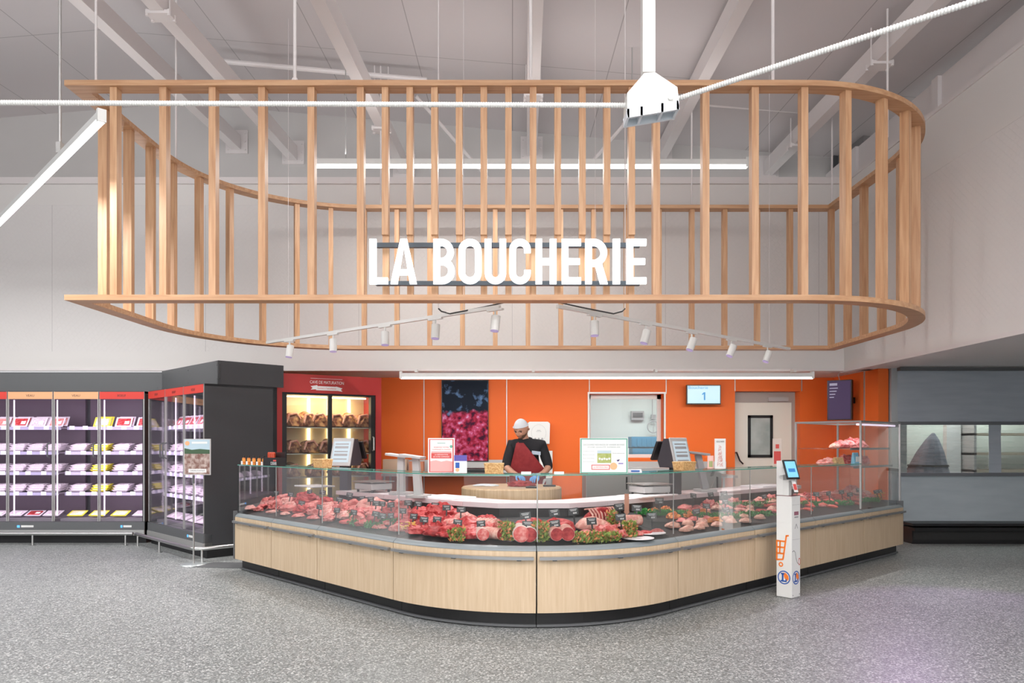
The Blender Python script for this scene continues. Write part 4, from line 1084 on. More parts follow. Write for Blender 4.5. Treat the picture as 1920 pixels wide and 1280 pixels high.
def d_right(t, fr, w_, h):
    m = MB()
    for a in ((.01, .04, .035, .96), (.965, .04, .99, .96), (.01, .01, .99, .04), (.01, .96, .99, .99)): m.rect(fr, a[0] * w_, a[1] * h, a[2] * w_, a[3] * h, .001)
    m.build('green_border', M_greenink, t)
    m = MB(); text(m, fr, 'DECOUVREZ NOS RACES DE VIANDES BOVINES', .07 * w_, .79 * h, .93 * w_, .835 * h, .001); text(m, fr, 'D\'UNE QUALITE SUPERIEURE', .16 * w_, .72 * h, .84 * w_, .765 * h, .001)
    for i, b_ in enumerate(('Origine France', 'Blonde et Limousine', 'Race Charolaise', 'Race Normande')): text(m, fr, b_, .06 * w_, (.62 - i * .10) * h, .30 * w_, (.645 - i * .10) * h, .001)
    text(m, fr, 'Viande selectionnee', .67 * w_, .56 * h, .93 * w_, .59 * h, .001)
    m.build('print', mat('grey_green_ink', (.25, .34, .32), .6), t)
    m = MB().rect(fr, .36 * w_, .30 * h, .65 * w_, .65 * h, .001); m.build('meadow_picture', mat('meadow_green', (.30, .36, .08), .6, color2=(.42, .46, .18), scale=(30, 30, 30)), t)
    m = MB().rect(fr, .36 * w_, .57 * h, .65 * w_, .65 * h, .0015); m.build('picture_sky', mat('picture_sky', (.45, .55, .60), .6), t)
    m = MB()
    for i in range(5): m.disc(fr, (.41 + .05 * i) * w_, (.42 - .015 * (i % 2)) * h, .022 * w_, .002)
    m.build('sheep', M_paper, t)
    MB().disc(fr, .70 * w_, .21 * h, .075 * w_, .002).build('gold_medal', M_peach, t)
    m = MB()
    for a in ((.24, .11, .62, .13), (.24, .23, .62, .25), (.24, .13, .255, .23), (.605, .13, .62, .23)): m.rect(fr, a[0] * w_, a[1] * h, a[2] * w_, a[3] * h, .001)
    text(m, fr, 'LA REMARQUABLE', .28 * w_, .16 * h, .58 * w_, .20 * h, .001); m.build('red_stamp', M_redink, t)
    m = MB()
    m.prism([(.76 * w_, .38 * h), (.81 * w_, .36 * h), (.83 * w_, .40 * h), (.79 * w_, .33 * h)], fr, 0, .001).rect(fr, .80 * w_, .27 * h, .90 * w_, .30 * h, .001)
    m.build('emblem_mark', mat('violet_blue2', (.20, .16, .45), .5), t)
poster(1132, .10, 90, 821, 'large landscape notice in a green border about meat breeds on the counter', 0.0, d_right)
def d_leaf(t, fr, w_, h):
    MB().prism([(.2 * w_, .1 * h), (.75 * w_, .08 * h), (.6 * w_, .75 * h), (.35 * w_, .8 * h)], fr, 0, .001).build('red_picture', mat('leaf_print', (.55, .25, .22), .6, color2=(.80, .78, .76), scale=(90, 90, 90)), t)
    m = MB(); text(m, fr, 'BOUCHERIE', .15 * w_, .88 * h, .85 * w_, .93 * h, .001); m.build('print', M_ink, t)
poster(1350, .12, 22, 822, 'tall white leaflet with a small picture on the right arm of the counter', PHI * .4, d_leaf)
def d_leaf2(t, fr, w_, h): MB().rect(fr, .1 * w_, .1 * h, .9 * w_, .55 * h, .001).rect(fr, .3 * w_, .65 * h, .7 * w_, .8 * h, .001).build('red_print', M_redink, t)
poster(1457, .12, 18, 822, 'narrow beige and red leaflet just left of the kiosk tablet', PHI * .4, d_leaf2, frame_m=mat('beige_paper', (.62, .52, .46), .6))
def d_leaf3(t, fr, w_, h): MB().rect(fr, .2 * w_, .15 * h, .8 * w_, .6 * h, .001).build('green_print', mat('olive_print', (.36, .40, .18), .6), t)
poster(1332, .20, 12, 854, 'small pink card leaning beside the tall white leaflet', PHI * .4, d_leaf3, frame_m=mat('pink_paper', (.80, .50, .45), .6))
# wicker baskets
def basket(px, o, wpx, ytop, lab, ang):
    s = sp(px, o); p = cp(s, o, ZG); wd = wpx * p.y / F; h = CH + (HY - ytop) * p.y / F - ZG
    t = thing('wicker_basket', lab, 'basket', tuple(p), ang); a, b_ = wd / 2, .06
    MB().hexa([(-a * .88, -b_ * .9, 0), (a * .88, -b_ * .9, 0), (a * .88, b_ * .9, 0), (-a * .88, b_ * .9, 0)], [(-a * .86, -b_ * .88, .01), (a * .86, -b_ * .88, .01), (a * .86, b_ * .88, .01), (-a * .86, b_ * .88, .01)]).build('bottom', M_wicker, t)
    m = MB()
    for k in range(9):
        z = h * (k + .5) / 9; f_ = .88 + .12 * (z / h)
        m.tube([(-a * f_, -b_ * f_, z), (a * f_, -b_ * f_, z), (a * f_, b_ * f_, z), (-a * f_, b_ * f_, z), (-a * f_, -b_ * f_, z)], h / 17, 6)
    m.build('woven_side', M_wicker, t)
    MB().tube([(-a, -b_, h), (a, -b_, h), (a, b_, h), (-a, b_, h), (-a, -b_, h)], .006, 6).build('rim', M_wicker, t)
basket(927, .20, 36, 869, 'small wicker basket on the glass top in front of the butcher', 0)
basket(1283, .22, 40, 866, 'wicker basket beside the right-hand scale terminal', PHI)
basket(605, .22, 34, 861, 'wicker basket of light snacks left of the left scale terminal', -PI / 4)
# spice jars and black box at the left end
for i in range(5):
    p, s = on_glass(457 + i * 9.5 - (0 if i < 5 else 0), .10)
    t = thing('spice_jar', 'small orange spice jar with white price tab, %s from the left' % ORD[i], 'jar', tuple(p), -PI / 4, 'spice jars at the left counter end')
    MB().lathe([(.018, 0), (.02, .004), (.02, .065), (.014, .08)], (0, 0, 0), 14).build('glass_body', mat('spice_orange', (.45, .10, .02), .25, color2=(.75, .35, .06), scale=(60, 60, 60)), t, smooth=True)
    MB().lathe([(.016, .08), (.016, .105)], (0, 0, 0), 14).build('lid', M_black, t)
    MB().box(-.02, .02, -.026, -.023, .0, .04).build('price_tab', M_paper, t)
p, s = on_glass(514, .10)
t = thing('display_box', 'black display box reading CUISINER at the left end of the counter', 'box', tuple(p), -PI / 4)
MB().box(-.16, .17, -.05, .05, 0, .09).box(-.16, .17, .045, .05, .09, .15).build('carton', M_black, t)
m = MB(); text(m, frame((.0, -.0505, 0), X3, Z3), 'CUISINER', .02, .012, .16, .045, .001); m.build('lettering', M_paper, t)
m = MB().rect(frame((.0, -.0505, 0), X3, Z3), .08, .052, .15, .068, .001); m.build('red_lettering', M_redink, t)
for j in range(3):
    tag(MB().lathe([(.02, 0), (.02, .05), (.012, .06)], (0, 0, 0), 12).build('sauce_pot', mat('sauce_red', (.5, .06, .02), .3), None, tuple(p + Vector((.7071 * (-.11 + j * .05), -.7071 * (-.11 + j * .05), .09)))), 'small red sauce pot on the black box, %s from the left' % ORD[j], 'pot', 'sauce pots on the black box')
# small white tags lying on glass
for i, px in enumerate((986, 1048)):
    p, s = on_glass(px, .06); tag(MB().box(-.04, .04, -.003, .003, 0, .022).build('white_label_strip', M_paper, None, tuple(p)), 'narrow white label strip on the glass edge, ' + ('left one' if i == 0 else 'right one'), 'label')
p, s = on_glass(1190, .15); packet('tissue_pack', mat('blue_white_pack', (.75, .80, .85), .4), p, 0, (.06, .04, .03), 'small blue and white pack beside the green bordered notice', 'packet', M_blueink)

# scale terminals
def terminal(px, o, lab, ang, yt, light_face_left):
    s = sp(px, o); p = cp(s, o, ZWK); t = thing('scale_terminal', lab, 'scale terminal', tuple(p), ang)
    MB().box(-.055, .055, -.04, .04, .0, .30).build('pillar', mat('charcoal_plastic', (.05, .045, .055), .35), t)
    # customer head facing -y, operator head facing +y, a wedge between
    fr = (Vector((0, 0, 0)), Y3, Z3, X3)
    MB().prism([(-.10, .29), (.10, .29), (.13, .36), (.05, .60), (-.02, .60)], fr, -.14, .14).build('terminal_body', mat('charcoal_plastic', (.05,) * 3), t)
    d = Vector((0, .08, .31)).normalized(); n_ = Vector((0, -d.z, d.y))
    c0 = Vector((0, -.06, .445)) + n_ * .012
    MB().obox(c0, X3, d, n_, .29, .335, .022).build('customer_screen_bezel', M_scale, t, bevel=.008)
    sc_ = MB().obox(c0 + n_ * .0125, X3, d, n_, .235, .25, .003).build('customer_screen', mat('terminal_screen', (.30, .36, .40), .3, emit=(.45, .55, .60), es=.35), t)
    m = MB(); f2 = (c0 + n_ * .0145, X3, d, n_)
    for i in range(5): m.rect(f2, -.095, .085 - i * .045, .095, .10 - i * .045 + (.012 if i % 2 else 0), .0008)
    m.build('screen_lines', M_grey, t)
    d2 = Vector((0, -.12, .28)).normalized(); n2 = Vector((0, d2.z, -d2.y))
    c1 = Vector((0, .17, .47))
    MB().obox(c1, X3, d2, n2, .30, .22, .03).build('operator_screen', M_black, t, bevel=.006)
    MB().bar((0, .08, .42), (0, .17, .46), .1, .04).build('arm', M_black, t)
terminal(648, .92, 'grey scale terminal with tilted customer screen on the left worktop', -.42, 835, True)
terminal(1266, .92, 'charcoal scale terminal with tilted customer screen right of the large notice', PHI + .15 - .2, 837, False)
def weigh(px, o, lab, ang, k=1):
    s = sp(px, o); p = cp(s, o, ZWK); t = thing('counter_scale', lab, 'scale', tuple(p), ang)
    MB().box(-.17, .17, -.14, .14, .03, .10).build('scale_body', M_scale, t, bevel=.01)
    MB().box(-.19, .19, -.16, .16, .115, .125).build('weighing_plate', M_steel, t, bevel=.004)
    for sx in (-1, 1):
        for sy in (-1, 1): MB().cyl((sx * .14, sy * .11, 0), (sx * .14, sy * .11, .03), .014, 8).build('foot', M_black, t)
    MB().cyl((0, 0, .10), (0, 0, .115), .05, 12).build('load_cell', M_steelmatt, t)
weigh(1218, 1.02, 'flat weighing scale with steel plate left of the charcoal terminal', PHI * .6)
weigh(700, .98, 'low black weighing scale beside the left terminal', -PI / 4)
def post_display(px, o, yb, lab, ang, lean=.12, m=None):
    s = sp(px, o); p = cp(s, o, ZWK); top = CH + (HY - yb) * p.y / F - ZWK
    t = thing('display_post', lab, 'scale display', tuple(p), ang)
    MB().box(-.10, .10, -.10, .10, 0, .03).build('foot_plate', M_scale, t, bevel=.005)
    MB().hexa([(-.04, -.03, .03), (.04, -.03, .03), (.04, .03, .03), (-.04, .03, .03)], [(-.035 + lean, -.02, top), (.035 + lean, -.02, top), (.035 + lean, .02, top), (-.035 + lean, .02, top)]).build('post', m or M_scale, t)
    MB().obox((lean - .02, -.04, top + .015), (1, 0, -.12), Y3, (.12, 0, 1), .24, .14, .025).build('display_head', m or M_scale, t, bevel=.005)
post_display(752, .95, 856, 'pale grey scale display post left of the standing poster', -PI / 4 * .4, 0)
post_display(785, .80, 858, 'pale grey scale display post with angled head, nearer the standing poster', -PI / 4 * .4, -.03)
post_display(1322, .95, 852, 'dark grey angled display post right of the charcoal terminal', PHI * .3, -.09, M_grey)
# cutting boards on the worktop
for px, o, wd, lab, ang in ((840, 1.0, .50, 'white plastic cutting board on the worktop left of the butcher block', -.3), (1215, .92, .62, 'white plastic cutting board under the flat scale', PHI * .75), (590, 1.0, .45, 'white plastic cutting board at the far left of the worktop', -PI / 4), (1430, 1.0, .55, 'white plastic cutting board behind the kiosk', PHI)):
    s = sp(px, o); p = cp(s, o, ZWK)
    if '1215' in str(px): p = p + Vector((0, 0, 0))
    tag(MB().box(-wd / 2, wd / 2, -.16, .16, 0, .018).build('cutting_board', M_polywhite, None, tuple(p), cang(s), bevel=.005), lab, 'cutting board')
for o in COL.objects:
    if o.name.startswith('counter_scale') : o.location.z += .0

# butcher block
bx, by = pt(959, 0, 8.35).x, 8.35
t = thing('butcher_block', 'round end grain wooden butcher block in front of the butcher', 'butcher block', (bx, by, 0))
MB().lathe([(.55, .62), (.575, .635), (.575, .985), (.56, 1.0)], (0, 0, 0), 64).build('block', M_block, t, smooth=True)
for a in (45, 135, 225, 315): MB().hexa([(.36 * math.cos(R(a)) + dx, .36 * math.sin(R(a)) + dy, 0) for dx, dy in ((-.04, -.04), (.04, -.04), (.04, .04), (-.04, .04))], [(.36 * math.cos(R(a)) + dx, .36 * math.sin(R(a)) + dy, .62) for dx, dy in ((-.05, -.05), (.05, -.05), (.05, .05), (-.05, .05))]).build('leg', M_block, t)
MB().lathe([(.55, -.0005), (.55, .0015)], (0, 0, 1.0), 48).build('top_surface', wood('block_top', (.55, .36, .2), (.74, .56, .36), 'x', 4), t)
tag(blob(.145, .10, .055, 3, .4, 2.4, 4, .15, .05).build('meat_cut', M_deep, None, (pt(977, 0, 8.3).x, 8.3, 1.002)), 'dark red piece of beef being cut on the butcher block', 'meat')
def knife(px, y, ang, lab, Lb=.2):
    t = thing('knife', lab, 'knife', (pt(px, 0, y).x, y, 1.003), ang)
    MB().prism([(-Lb, .0), (0, -.02), (0, .018), (-Lb * .8, .012)], (Vector((0, 0, 0)), X3, Y3, Z3), 0, .003).build('blade', M_steel, t)
    MB().tube([(0, 0, .009), (.05, 0, .013), (.12, 0, .009)], [.012, .015, .011], 8).build('handle', M_black, t, smooth=True)
knife(986, 7.98, -.2, 'knife with black handle lying on the butcher block below the beef')
tag(MB().box(-.07, .07, -.02, .02, 0, .02).build('sharpening_stone', M_black, None, (pt(1030, 0, 8.25).x, 8.25, 1.003), .1, bevel=.004), 'small black tool at the right of the butcher block', 'tool')
tag(blob(.15, .10, .018, 5, .2, 1.2).build('white_cloth', M_cap, None, (pt(912, 0, 8.4).x, 8.4, 1.002)), 'crumpled white cloth on the left of the butcher block', 'cloth')

# ================================================================ REFRIGERATED CABINETS (left)
def pack(kind):
    if ('pack', kind) in PROTO: return dup(PROTO[('pack', kind)])
    t = thing('meat_tray', '', 'meat tray')
    a, b_, h = .125, .088, .030
    tray_m = M_yellow if kind == 'yellow' else M_foam
    m = MB()
    m.hexa([(-a * .8, -b_ * .75, 0), (a * .8, -b_ * .75, 0), (a * .8, b_ * .75, 0), (-a * .8, b_ * .75, 0)], [(-a, -b_, h), (a, -b_, h), (a, b_, h), (-a, b_, h)])
    m.build('tray', tray_m, t, bevel=.004)
    mm = {'red': M_beef, 'pink': M_veal, 'yellow': mat('yellow_film', (.66, .58, .30), .25, color2=(.78, .70, .55), scale=(50, 50, 50)), 'white': M_film, 'dark': M_deep}[kind]
    MB().hexa([(-a * .82, -b_ * .78, h * .8), (a * .82, -b_ * .78, h * .8), (a * .82, b_ * .78, h * .8), (-a * .82, b_ * .78, h * .8)], [(-a * .7, -b_ * .62, h * 1.35), (a * .7, -b_ * .62, h * 1.35), (a * .7, b_ * .62, h * 1.35), (-a * .7, b_ * .62, h * 1.35)]).build('wrapped_meat', mm, t, bevel=.008)
    MB().box(a * .15, a * .7, -b_ * .5, b_ * .1, h * 1.36, h * 1.40).build('paper_label', M_paper, t)
    PROTO[('pack', kind)] = t
    return t
CABN = 0
M_cabin = mat('cabinet_interior', (.26, .23, .27), .4)
M_cabback = mat('cabinet_back_slats', (.13, .09, .12), .4)
def cabinet(loc, rotz, width, ndoor, headers, lab, where, packs, side='both', depth=1.0, power=8.5):
    """local x along the doors, local y into the cabinet"""
    t = thing('refrigerated_cabinet', lab, 'refrigerated cabinet', loc, rotz, 'refrigerated wall cabinets')
    W_ = width; H = 2.27
    m = MB().box(0, W_, depth - .06, depth, .12, H).box(0, W_, .0, depth, H - .03, H); m.box(0, .04, 0 if side in ('both', 'left') else depth - .07, depth, .12, H).box(W_ - .04, W_, 0 if side in ('both', 'right') else depth - .07, depth, .12, H); m.build('casing', M_dark, t)
    MB().box(.04, W_ - .04, depth - .12, depth - .06, .35, H - .03).build('back_wall', M_cabback, t)
    MB().box(0, W_, .03, depth, 0, .12).build('base', M_black, t)
    MB().box(0, W_, -.02, .10, .20, .32).build('lower_panel', M_darkgrey, t)
    MB().box(0, W_, -.03, .10, .12, .20).build('steel_skirt', M_steelmatt, t)
    MB().box(.04, W_ - .04, .10, depth - .06, .20, .36).build('bottom_deck', M_cabin, t)
    MB().box(W_ * .74, W_ * .76, -.022, -.02, .235, .27).build('blue_display', mat('blue_indicator', (.05, .2, .5), .4, emit=(.1, .4, 1), es=.8), t)
    MB().box(W_ * .77, W_ * .86, -.022, -.02, .24, .27).build('rating_plate', M_paper, t)
    dw = W_ / ndoor
    labels = []
    shelves = (.74, 1.05, 1.36, 1.74)
    for si, z in enumerate(shelves):
        d0 = .22 if si < 3 else .28
        sh = MB().box(.05, W_ - .05, d0, depth - .12, z - .02, z).build('shelf', M_cabin, t)
        MB().box(.05, W_ - .05, d0 - .03, d0 - .024, z - .04, z + .008).build('price_rail', mat('price_rail_grey', (.28, .27, .36), .4), sh)
        lt_ = MB().box(.08, W_ - .08, d0 + .01, d0 + .03, z - .032, z - .021).build('shelf_light', M_lav if si != 9 else M_lav, sh)
        n = int(W_ / .22)
        m0 = None
        for k in range(n):
            xx = .12 + k * (W_ - .2) / n + random.uniform(-.02, .03)
            if m0 is None: m0 = MB().box(-.038, .038, -.004, 0, -.036, .018).build('price_ticket', M_paper, sh); o = m0
            else: o = m0.copy(); COL.objects.link(o)
            o.location = (xx, d0 - .03, z)
    for k in range(1, ndoor + 1):
        x = min(max(k * dw, .03), W_ - .03)
        if 0 < k < ndoor or True:
            MB().box(x - .007, x + .007, .13, .145, .4, H - .12).build('vertical_light', M_lav, t)
    for k in range(ndoor):
        x0, x1 = k * dw + .006, (k + 1) * dw - .006
        d = MB().box(x0, x1, -.008, .002, .33, 2.265).build('door', M_doorglass, t)
        MB().box(x0, x0 + .014, -.012, .006, .33, 2.265).box(x1 - .014, x1, -.012, .006, .33, 2.265).build('edge_profile', M_steelmatt, d)
        hc, ht = headers[k]
        hd = MB().box(x0 + .004, x1 - .004, -.014, -.009, 2.155, 2.262).build('header_strip', M_peach if hc == 'peach' else M_redstrip, d)
        if ht:
            m = MB(); c_ = (x0 + x1) / 2; text(m, frame((0, -.0145, 0), X3, Z3), ht, c_ - .062, 2.19, c_ + .062, 2.222, .001); m.build('lettering', M_ink, d)
        hx = x1 - .05 if k % 2 == 0 else x0 + .05
        MB().tube([(hx, -.01, 1.28), (hx, -.06, 1.30), (hx, -.06, 1.48), (hx, -.01, 1.50)], .011, 8).build('door_handle', M_darkgrey, d, smooth=True)
    # stock
    Mx = Matrix.Translation(loc) @ Matrix.Rotation(rotz, 4, 'Z')
    shn = ['bottom deck', 'lowest shelf', 'second shelf', 'third shelf', 'top shelf']
    for lev, z in enumerate((.362,) + tuple(zz + .002 for zz in shelves)):
        n = int((W_ - .2) / .245)
        for k in range(n):
            x = .185 + k * (W_ - .37) / max(1, n - 1)
            di = int(x / dw); kind = packs(lev, k, n, x / W_)
            if kind is None: continue
            stack = 1 if lev == 0 else (2 if lev == 4 else 3)
            for q_ in range(stack + (2 if stack == 3 else 0)):
                o = pack(kind); rear = q_ >= 3 and stack == 3
                if rear: q_ -= 3
                yy = (.34 if lev < 4 else .38) + (.19 if rear else 0) + (.0 if lev == 0 else 0)
                if lev == 4: lp = Vector((x + q_ * .02, yy + .02 + q_ * .05, z + .066 + q_ * .012)); tilt = R(60)
                elif lev == 0: lp = Vector((x, yy - .04, z + .035)); tilt = R(22)
                else: lp = Vector((x + q_ * .008, yy + q_ * .015, z + .018 + q_ * .034)); tilt = R(9)
                wp = Mx @ lp
                o.location = wp; o.rotation_euler = (Matrix.Rotation(rotz + random.uniform(-.10, .10), 3, 'Z') @ Matrix.Rotation(tilt, 3, 'X')).to_euler()
                pos = '' if stack == 1 else ((', %s of rear pair' % ('bottom', 'top')[q_]) if rear else ', %s of stack' % (('bottom', 'middle', 'top')[q_] if stack == 3 else ('front', 'rear')[q_]))
                kn = {'red': 'white tray of red meat', 'pink': 'white tray of pale pink meat', 'yellow': 'yellow tray of poultry', 'white': 'white wrapped meat tray', 'dark': 'white tray of dark red meat'}[kind]
                o['label'] = '%s, %s column, %s, %s%s' % (kn, ORD[k], shn[lev], where, pos)
                o['group'] = 'meat trays in the refrigerated cabinets'
    l = area('cabinet_light', tuple(Mx @ Vector((W_ / 2, .16, 1.3))), (W_ * .9, 1.8), power, (.93, .74, 1), (R(90), 0, rotz))
    return t
def pk_left(lev, k, n, f):
    if lev == 0: return [None, 'dark', 'white', 'yellow', 'yellow', 'white', 'white', 'white'][k % 8]
    if .56 < f < .82: return 'yellow'
    if lev == 4: return ['pink', 'red', 'white'][k % 3] if f < .5 else ('red' if k % 2 else 'pink')
    return 'white' if k % 4 else 'pink'
zc = 10.85
xb = pt(272, 0, zc).x; xa = pt(100.5, 0, zc).x
cabinet((xa, zc, 0), 0, xb - xa, 2, [('peach', 'VEAU'), ('red', 'BOEUF')], 'dark refrigerated cabinet with two glass doors, VEAU and BOEUF headers', 'BOEUF cabinet', lambda l, k, n, f: ('yellow' if ((f < .7 and l == 0) or (l in (1, 2, 3, 4) and .24 < f < .58)) else (None if (l == 4 and f < .3) else ('red' if l == 4 else 'white'))), side='right')
xl = xa - 2.05
cabinet((xl, zc, 0), 0, xa - xl, 3, [('red', ''), ('red', ''), ('peach', 'VEAU')], 'dark refrigerated cabinet cut by the left edge of the photo', 'leftmost cabinet', lambda l, k, n, f: ('dark' if (l == 0 and .7 < f < .85) else (['pink', 'red', 'white'][k % 3] if l == 4 else 'white')), side='open')
cabinet((xl - 2.9, zc, 0), 0, 2.89, 4, [('red', ''), ('peach', ''), ('red', ''), ('red', '')], 'dark refrigerated cabinet beyond the left edge, seen mirrored in the counter glass', 'far left cabinet', lambda l, k, n, f: ('white' if (l in (1, 3) and k % 2) or l == 4 else None), side='left')
cabinet((-5.45 + .03, 10.83, 0), -PI / 4, 2.04, 3, [('red', 'BOEUF'), ('red', 'BOEUF'), ('red', 'BOEUF')], 'dark refrigerated cabinet turned at an angle, three red header strips', 'angled cabinet', lambda l, k, n, f: ('red' if l == 4 else 'white'), power=13)
# frieze panels above
def frieze(pts, lab):
    a, b_ = Vector(pts[0]), Vector(pts[1]); d = (b_ - a).normalized(); n_ = Vector((-d.y, d.x, 0))
    o = MB().hexa([a, b_, b_ + n_ * .03, a + n_ * .03], [a + Z3 * pts[2], b_ + Z3 * pts[2], b_ + n_ * .03 + Z3 * pts[2], a + n_ * .03 + Z3 * pts[2]])
    for f_ in (.02, .5, .98):
        c_ = a.lerp(b_, f_) - n_ * .002 + Z3 * (pts[2] - .06); 
        for zz in (0, -.18): o.obox(c_ + Z3 * zz, d, Z3, n_, .012, .012, .008)
    tag(o.build('frieze_panel', M_darkgrey if len(pts) < 4 else M_dark, None, tuple(a), world=True), lab, 'panel')
frieze(((xl - 2.9, 10.98, 2.272), (-5.24, 10.98, 2.272), .30), 'dark grey frieze panel above the straight refrigerated cabinets')
c1 = Vector((-3.85, 9.51, 2.272)); c0 = c1 + Vector((-S2, S2, 0)) * 2.02
frieze((c0, c1, .31), 'dark grey frieze panel above the angled refrigerated cabinet')
frieze((c1, c1 + Vector((S2, S2, 0)) * .92, .31, 1), 'black side frieze panel above the end of the angled cabinet')
# bumper rail of the cabinets
def bumper(pts, legs, lab):
    t = thing('bumper_rail', lab, 'bumper rail', (pts[0][0], pts[0][1], 0))
    MB().tube([(x, y, .17) for x, y in pts], .024, 12).build('tube', M_steel, t, world=True, smooth=True)
    for x, y in legs: MB().cyl((x, y, 0), (x, y, .15), .014, 8).box(x - .03, x + .03, y - .03, y + .03, 0, .008).build('post', M_steel, t, world=True)
bumper([(-8.4, 10.62), (-5.55, 10.62)], [(-7.02, 10.62), (-5.66, 10.62)], 'steel bumper rail on the floor before the straight cabinets')
bumper([(-5.50, 10.60), (-4.10, 9.20), (-4.0, 9.12), (-3.86, 9.14), (-3.42, 9.58)], [(-5.44, 10.54), (-4.83, 9.93), (-3.9, 9.12)], 'steel bumper rail bent round the corner of the angled cabinet')
tag(MB().prism([(-.1, 0), (.6, -.1), (.65, .3), (.0, .35)], (Vector((-3.75, 8.75, 0)), X3, Y3, Z3), .001, .006).build('dark_mat', M_darkgrey, None, (-3.75, 8.75, 0), world=True), 'dark floor mat between the angled cabinet and the counter end', 'mat')

# poster stand
t = thing('poster_stand', 'free standing information poster with a landscape picture before the angled cabinet', 'poster stand', (pt(363, 0, 8.95).x, 8.95, 0))
MB().lathe([(.16, 0), (.15, .012), (.02, .018)], (0, 0, 0), 28).build('base', mat('pale_steel', (.55, .60, .60), .3, .6), t)
MB().cyl((0, 0, .015), (0, 0, 1.16), .011, 10).build('pole', M_steel, t)
MB().cyl((0, 0, 1.0), (0, 0, 1.10), .016, 10).build('clamp', M_darkgrey, t)
MB().box(-.115, .215, -.016, -.004, 1.105, 1.55).build('poster_frame', M_scale, t)
fr = frame((-.115, -.0162, 1.105), X3, Z3)
MB().rect(fr, .01, .28, .32, .435, .001).build('picture_sky', mat('poster_sky', (.45, .58, .66), .5), t)
MB().prism([(.01, .26), (.32, .26), (.32, .31), (.2, .32), (.1, .31), (.01, .33)], fr, .001, .002).build('picture_trees', mat('poster_trees', (.05, .10, .05), .6), t)
MB().rect(fr, .01, .01, .32, .265, .0015).build('picture_cattle', mat('poster_cattle', (.20, .10, .08), .6, color2=(.50, .40, .36), scale=(22, 22, 22)), t)
MB().disc(fr, .045, .39, .028, .002, .001).build('yellow_emblem', M_peach, t)
m = MB().rect(fr, .10, .385, .29, .41, .001, .001); m.rect(fr, .06, .03, .28, .075, .001, .0015); m.build('white_print', M_paper, t)
m = MB(); text(m, fr, 'L\'ORIGINE ATLANTIQUE', .08, .043, .26, .062, .003); m.build('dark_print', M_ink, t)

# ================================================================ MATURING CABINET
ml = Vector((pt(517, 0, 10.35).x, 10.35, 0)); mr = Vector((pt(715, 0, 11.2).x, 11.2, 0)); mw = (mr - ml).length; mrz = math.atan2(mr.y - ml.y, mr.x - ml.x)
t = thing('maturing_cabinet', 'crimson dry ageing cabinet with sliding glass doors, sign CAVE DE MATURATION', 'maturing cabinet', tuple(ml), mrz)
HM = 2.50
MB().box(0, .09, 0, .56, 0, HM).box(mw - .09, mw, 0, .56, 0, HM).box(.09, mw - .09, 0, .56, HM - .27, HM).build('crimson_surround', M_red, t)
MB().box(.09, .16, .02, .12, .5, HM - .27).box(mw - .16, mw - .09, .02, .12, .5, HM - .27).box(.16, mw - .16, .02, .12, HM - .30, HM - .27).box(.16, mw - .16, .02, .12, .5, .62).box(mw * .5 - .03, mw * .5 + .03, .02, .06, .62, HM - .3).box(.09, mw - .09, .02, .56, 0, .5).build('black_frame', M_black, t)
MB().box(.09, mw - .09, .52, .56, .5, HM - .27).build('back_wall', mat('cream_interior', (.62, .50, .32), .4), t)
for nm, x0, x1, y in (('left', .16, mw * .5, .05), ('right', mw * .5, mw - .16, .07)):
    d = MB().box(x0, x1, y, y + .006, .62, HM - .3).build('sliding_door', glass('maturing_glass_' + nm, (.97, .98, .96), .05, .4), t)
MB().tube([(mw - .13, .02, 1.38), (mw - .13, -.02, 1.39), (mw - .13, -.02, 1.58), (mw - .13, .02, 1.59)], .012, 8).build('door_handle', M_steelmatt, t)
for z in (.98, 1.33, 1.72): MB().box(.12, mw - .12, .12, .50, z, z + .012).build('shelf', M_steelmatt, t)
for x in (.62, mw - .34, .93): MB().box(x - .02, x + .02, .49, .51, .7, HM - .32).build('warm_light', M_warm, t)
MB().box(.2, mw - .2, .13, .16, HM - .33, HM - .31).build('top_light', M_warm, t)
frs = frame((0, -.0005, 0), X3, Z3)
m = MB(); text(m, frs, 'CAVE DE MATURATION', .49, HM - .13, 1.0, HM - .085, .002); m.rect(frs, .5, HM - .055, .98, HM - .051); m.build('white_lettering', M_paper, t)
m = MB().prism([(.50, HM - .17), (.60, HM - .15), (.60, HM - .21), (.50, HM - .22), (.53, HM - .195)], frs, 0, .002).prism([(.88, HM - .16), (.98, HM - .185), (.955, HM - .205), (.98, HM - .235), (.88, HM - .22)], frs, 0, .002).rect(frs, .58, HM - .225, .90, HM - .165, .004); m.build('ribbon', M_paper, t)
m = MB(); text(m, frs, 'Goûtez à l\'excellence', .60, HM - .208, .88, HM - .178, .005); m.build('ribbon_lettering', M_redink, t)
Mx = Matrix.Translation(ml) @ Matrix.Rotation(mrz, 4, 'Z')
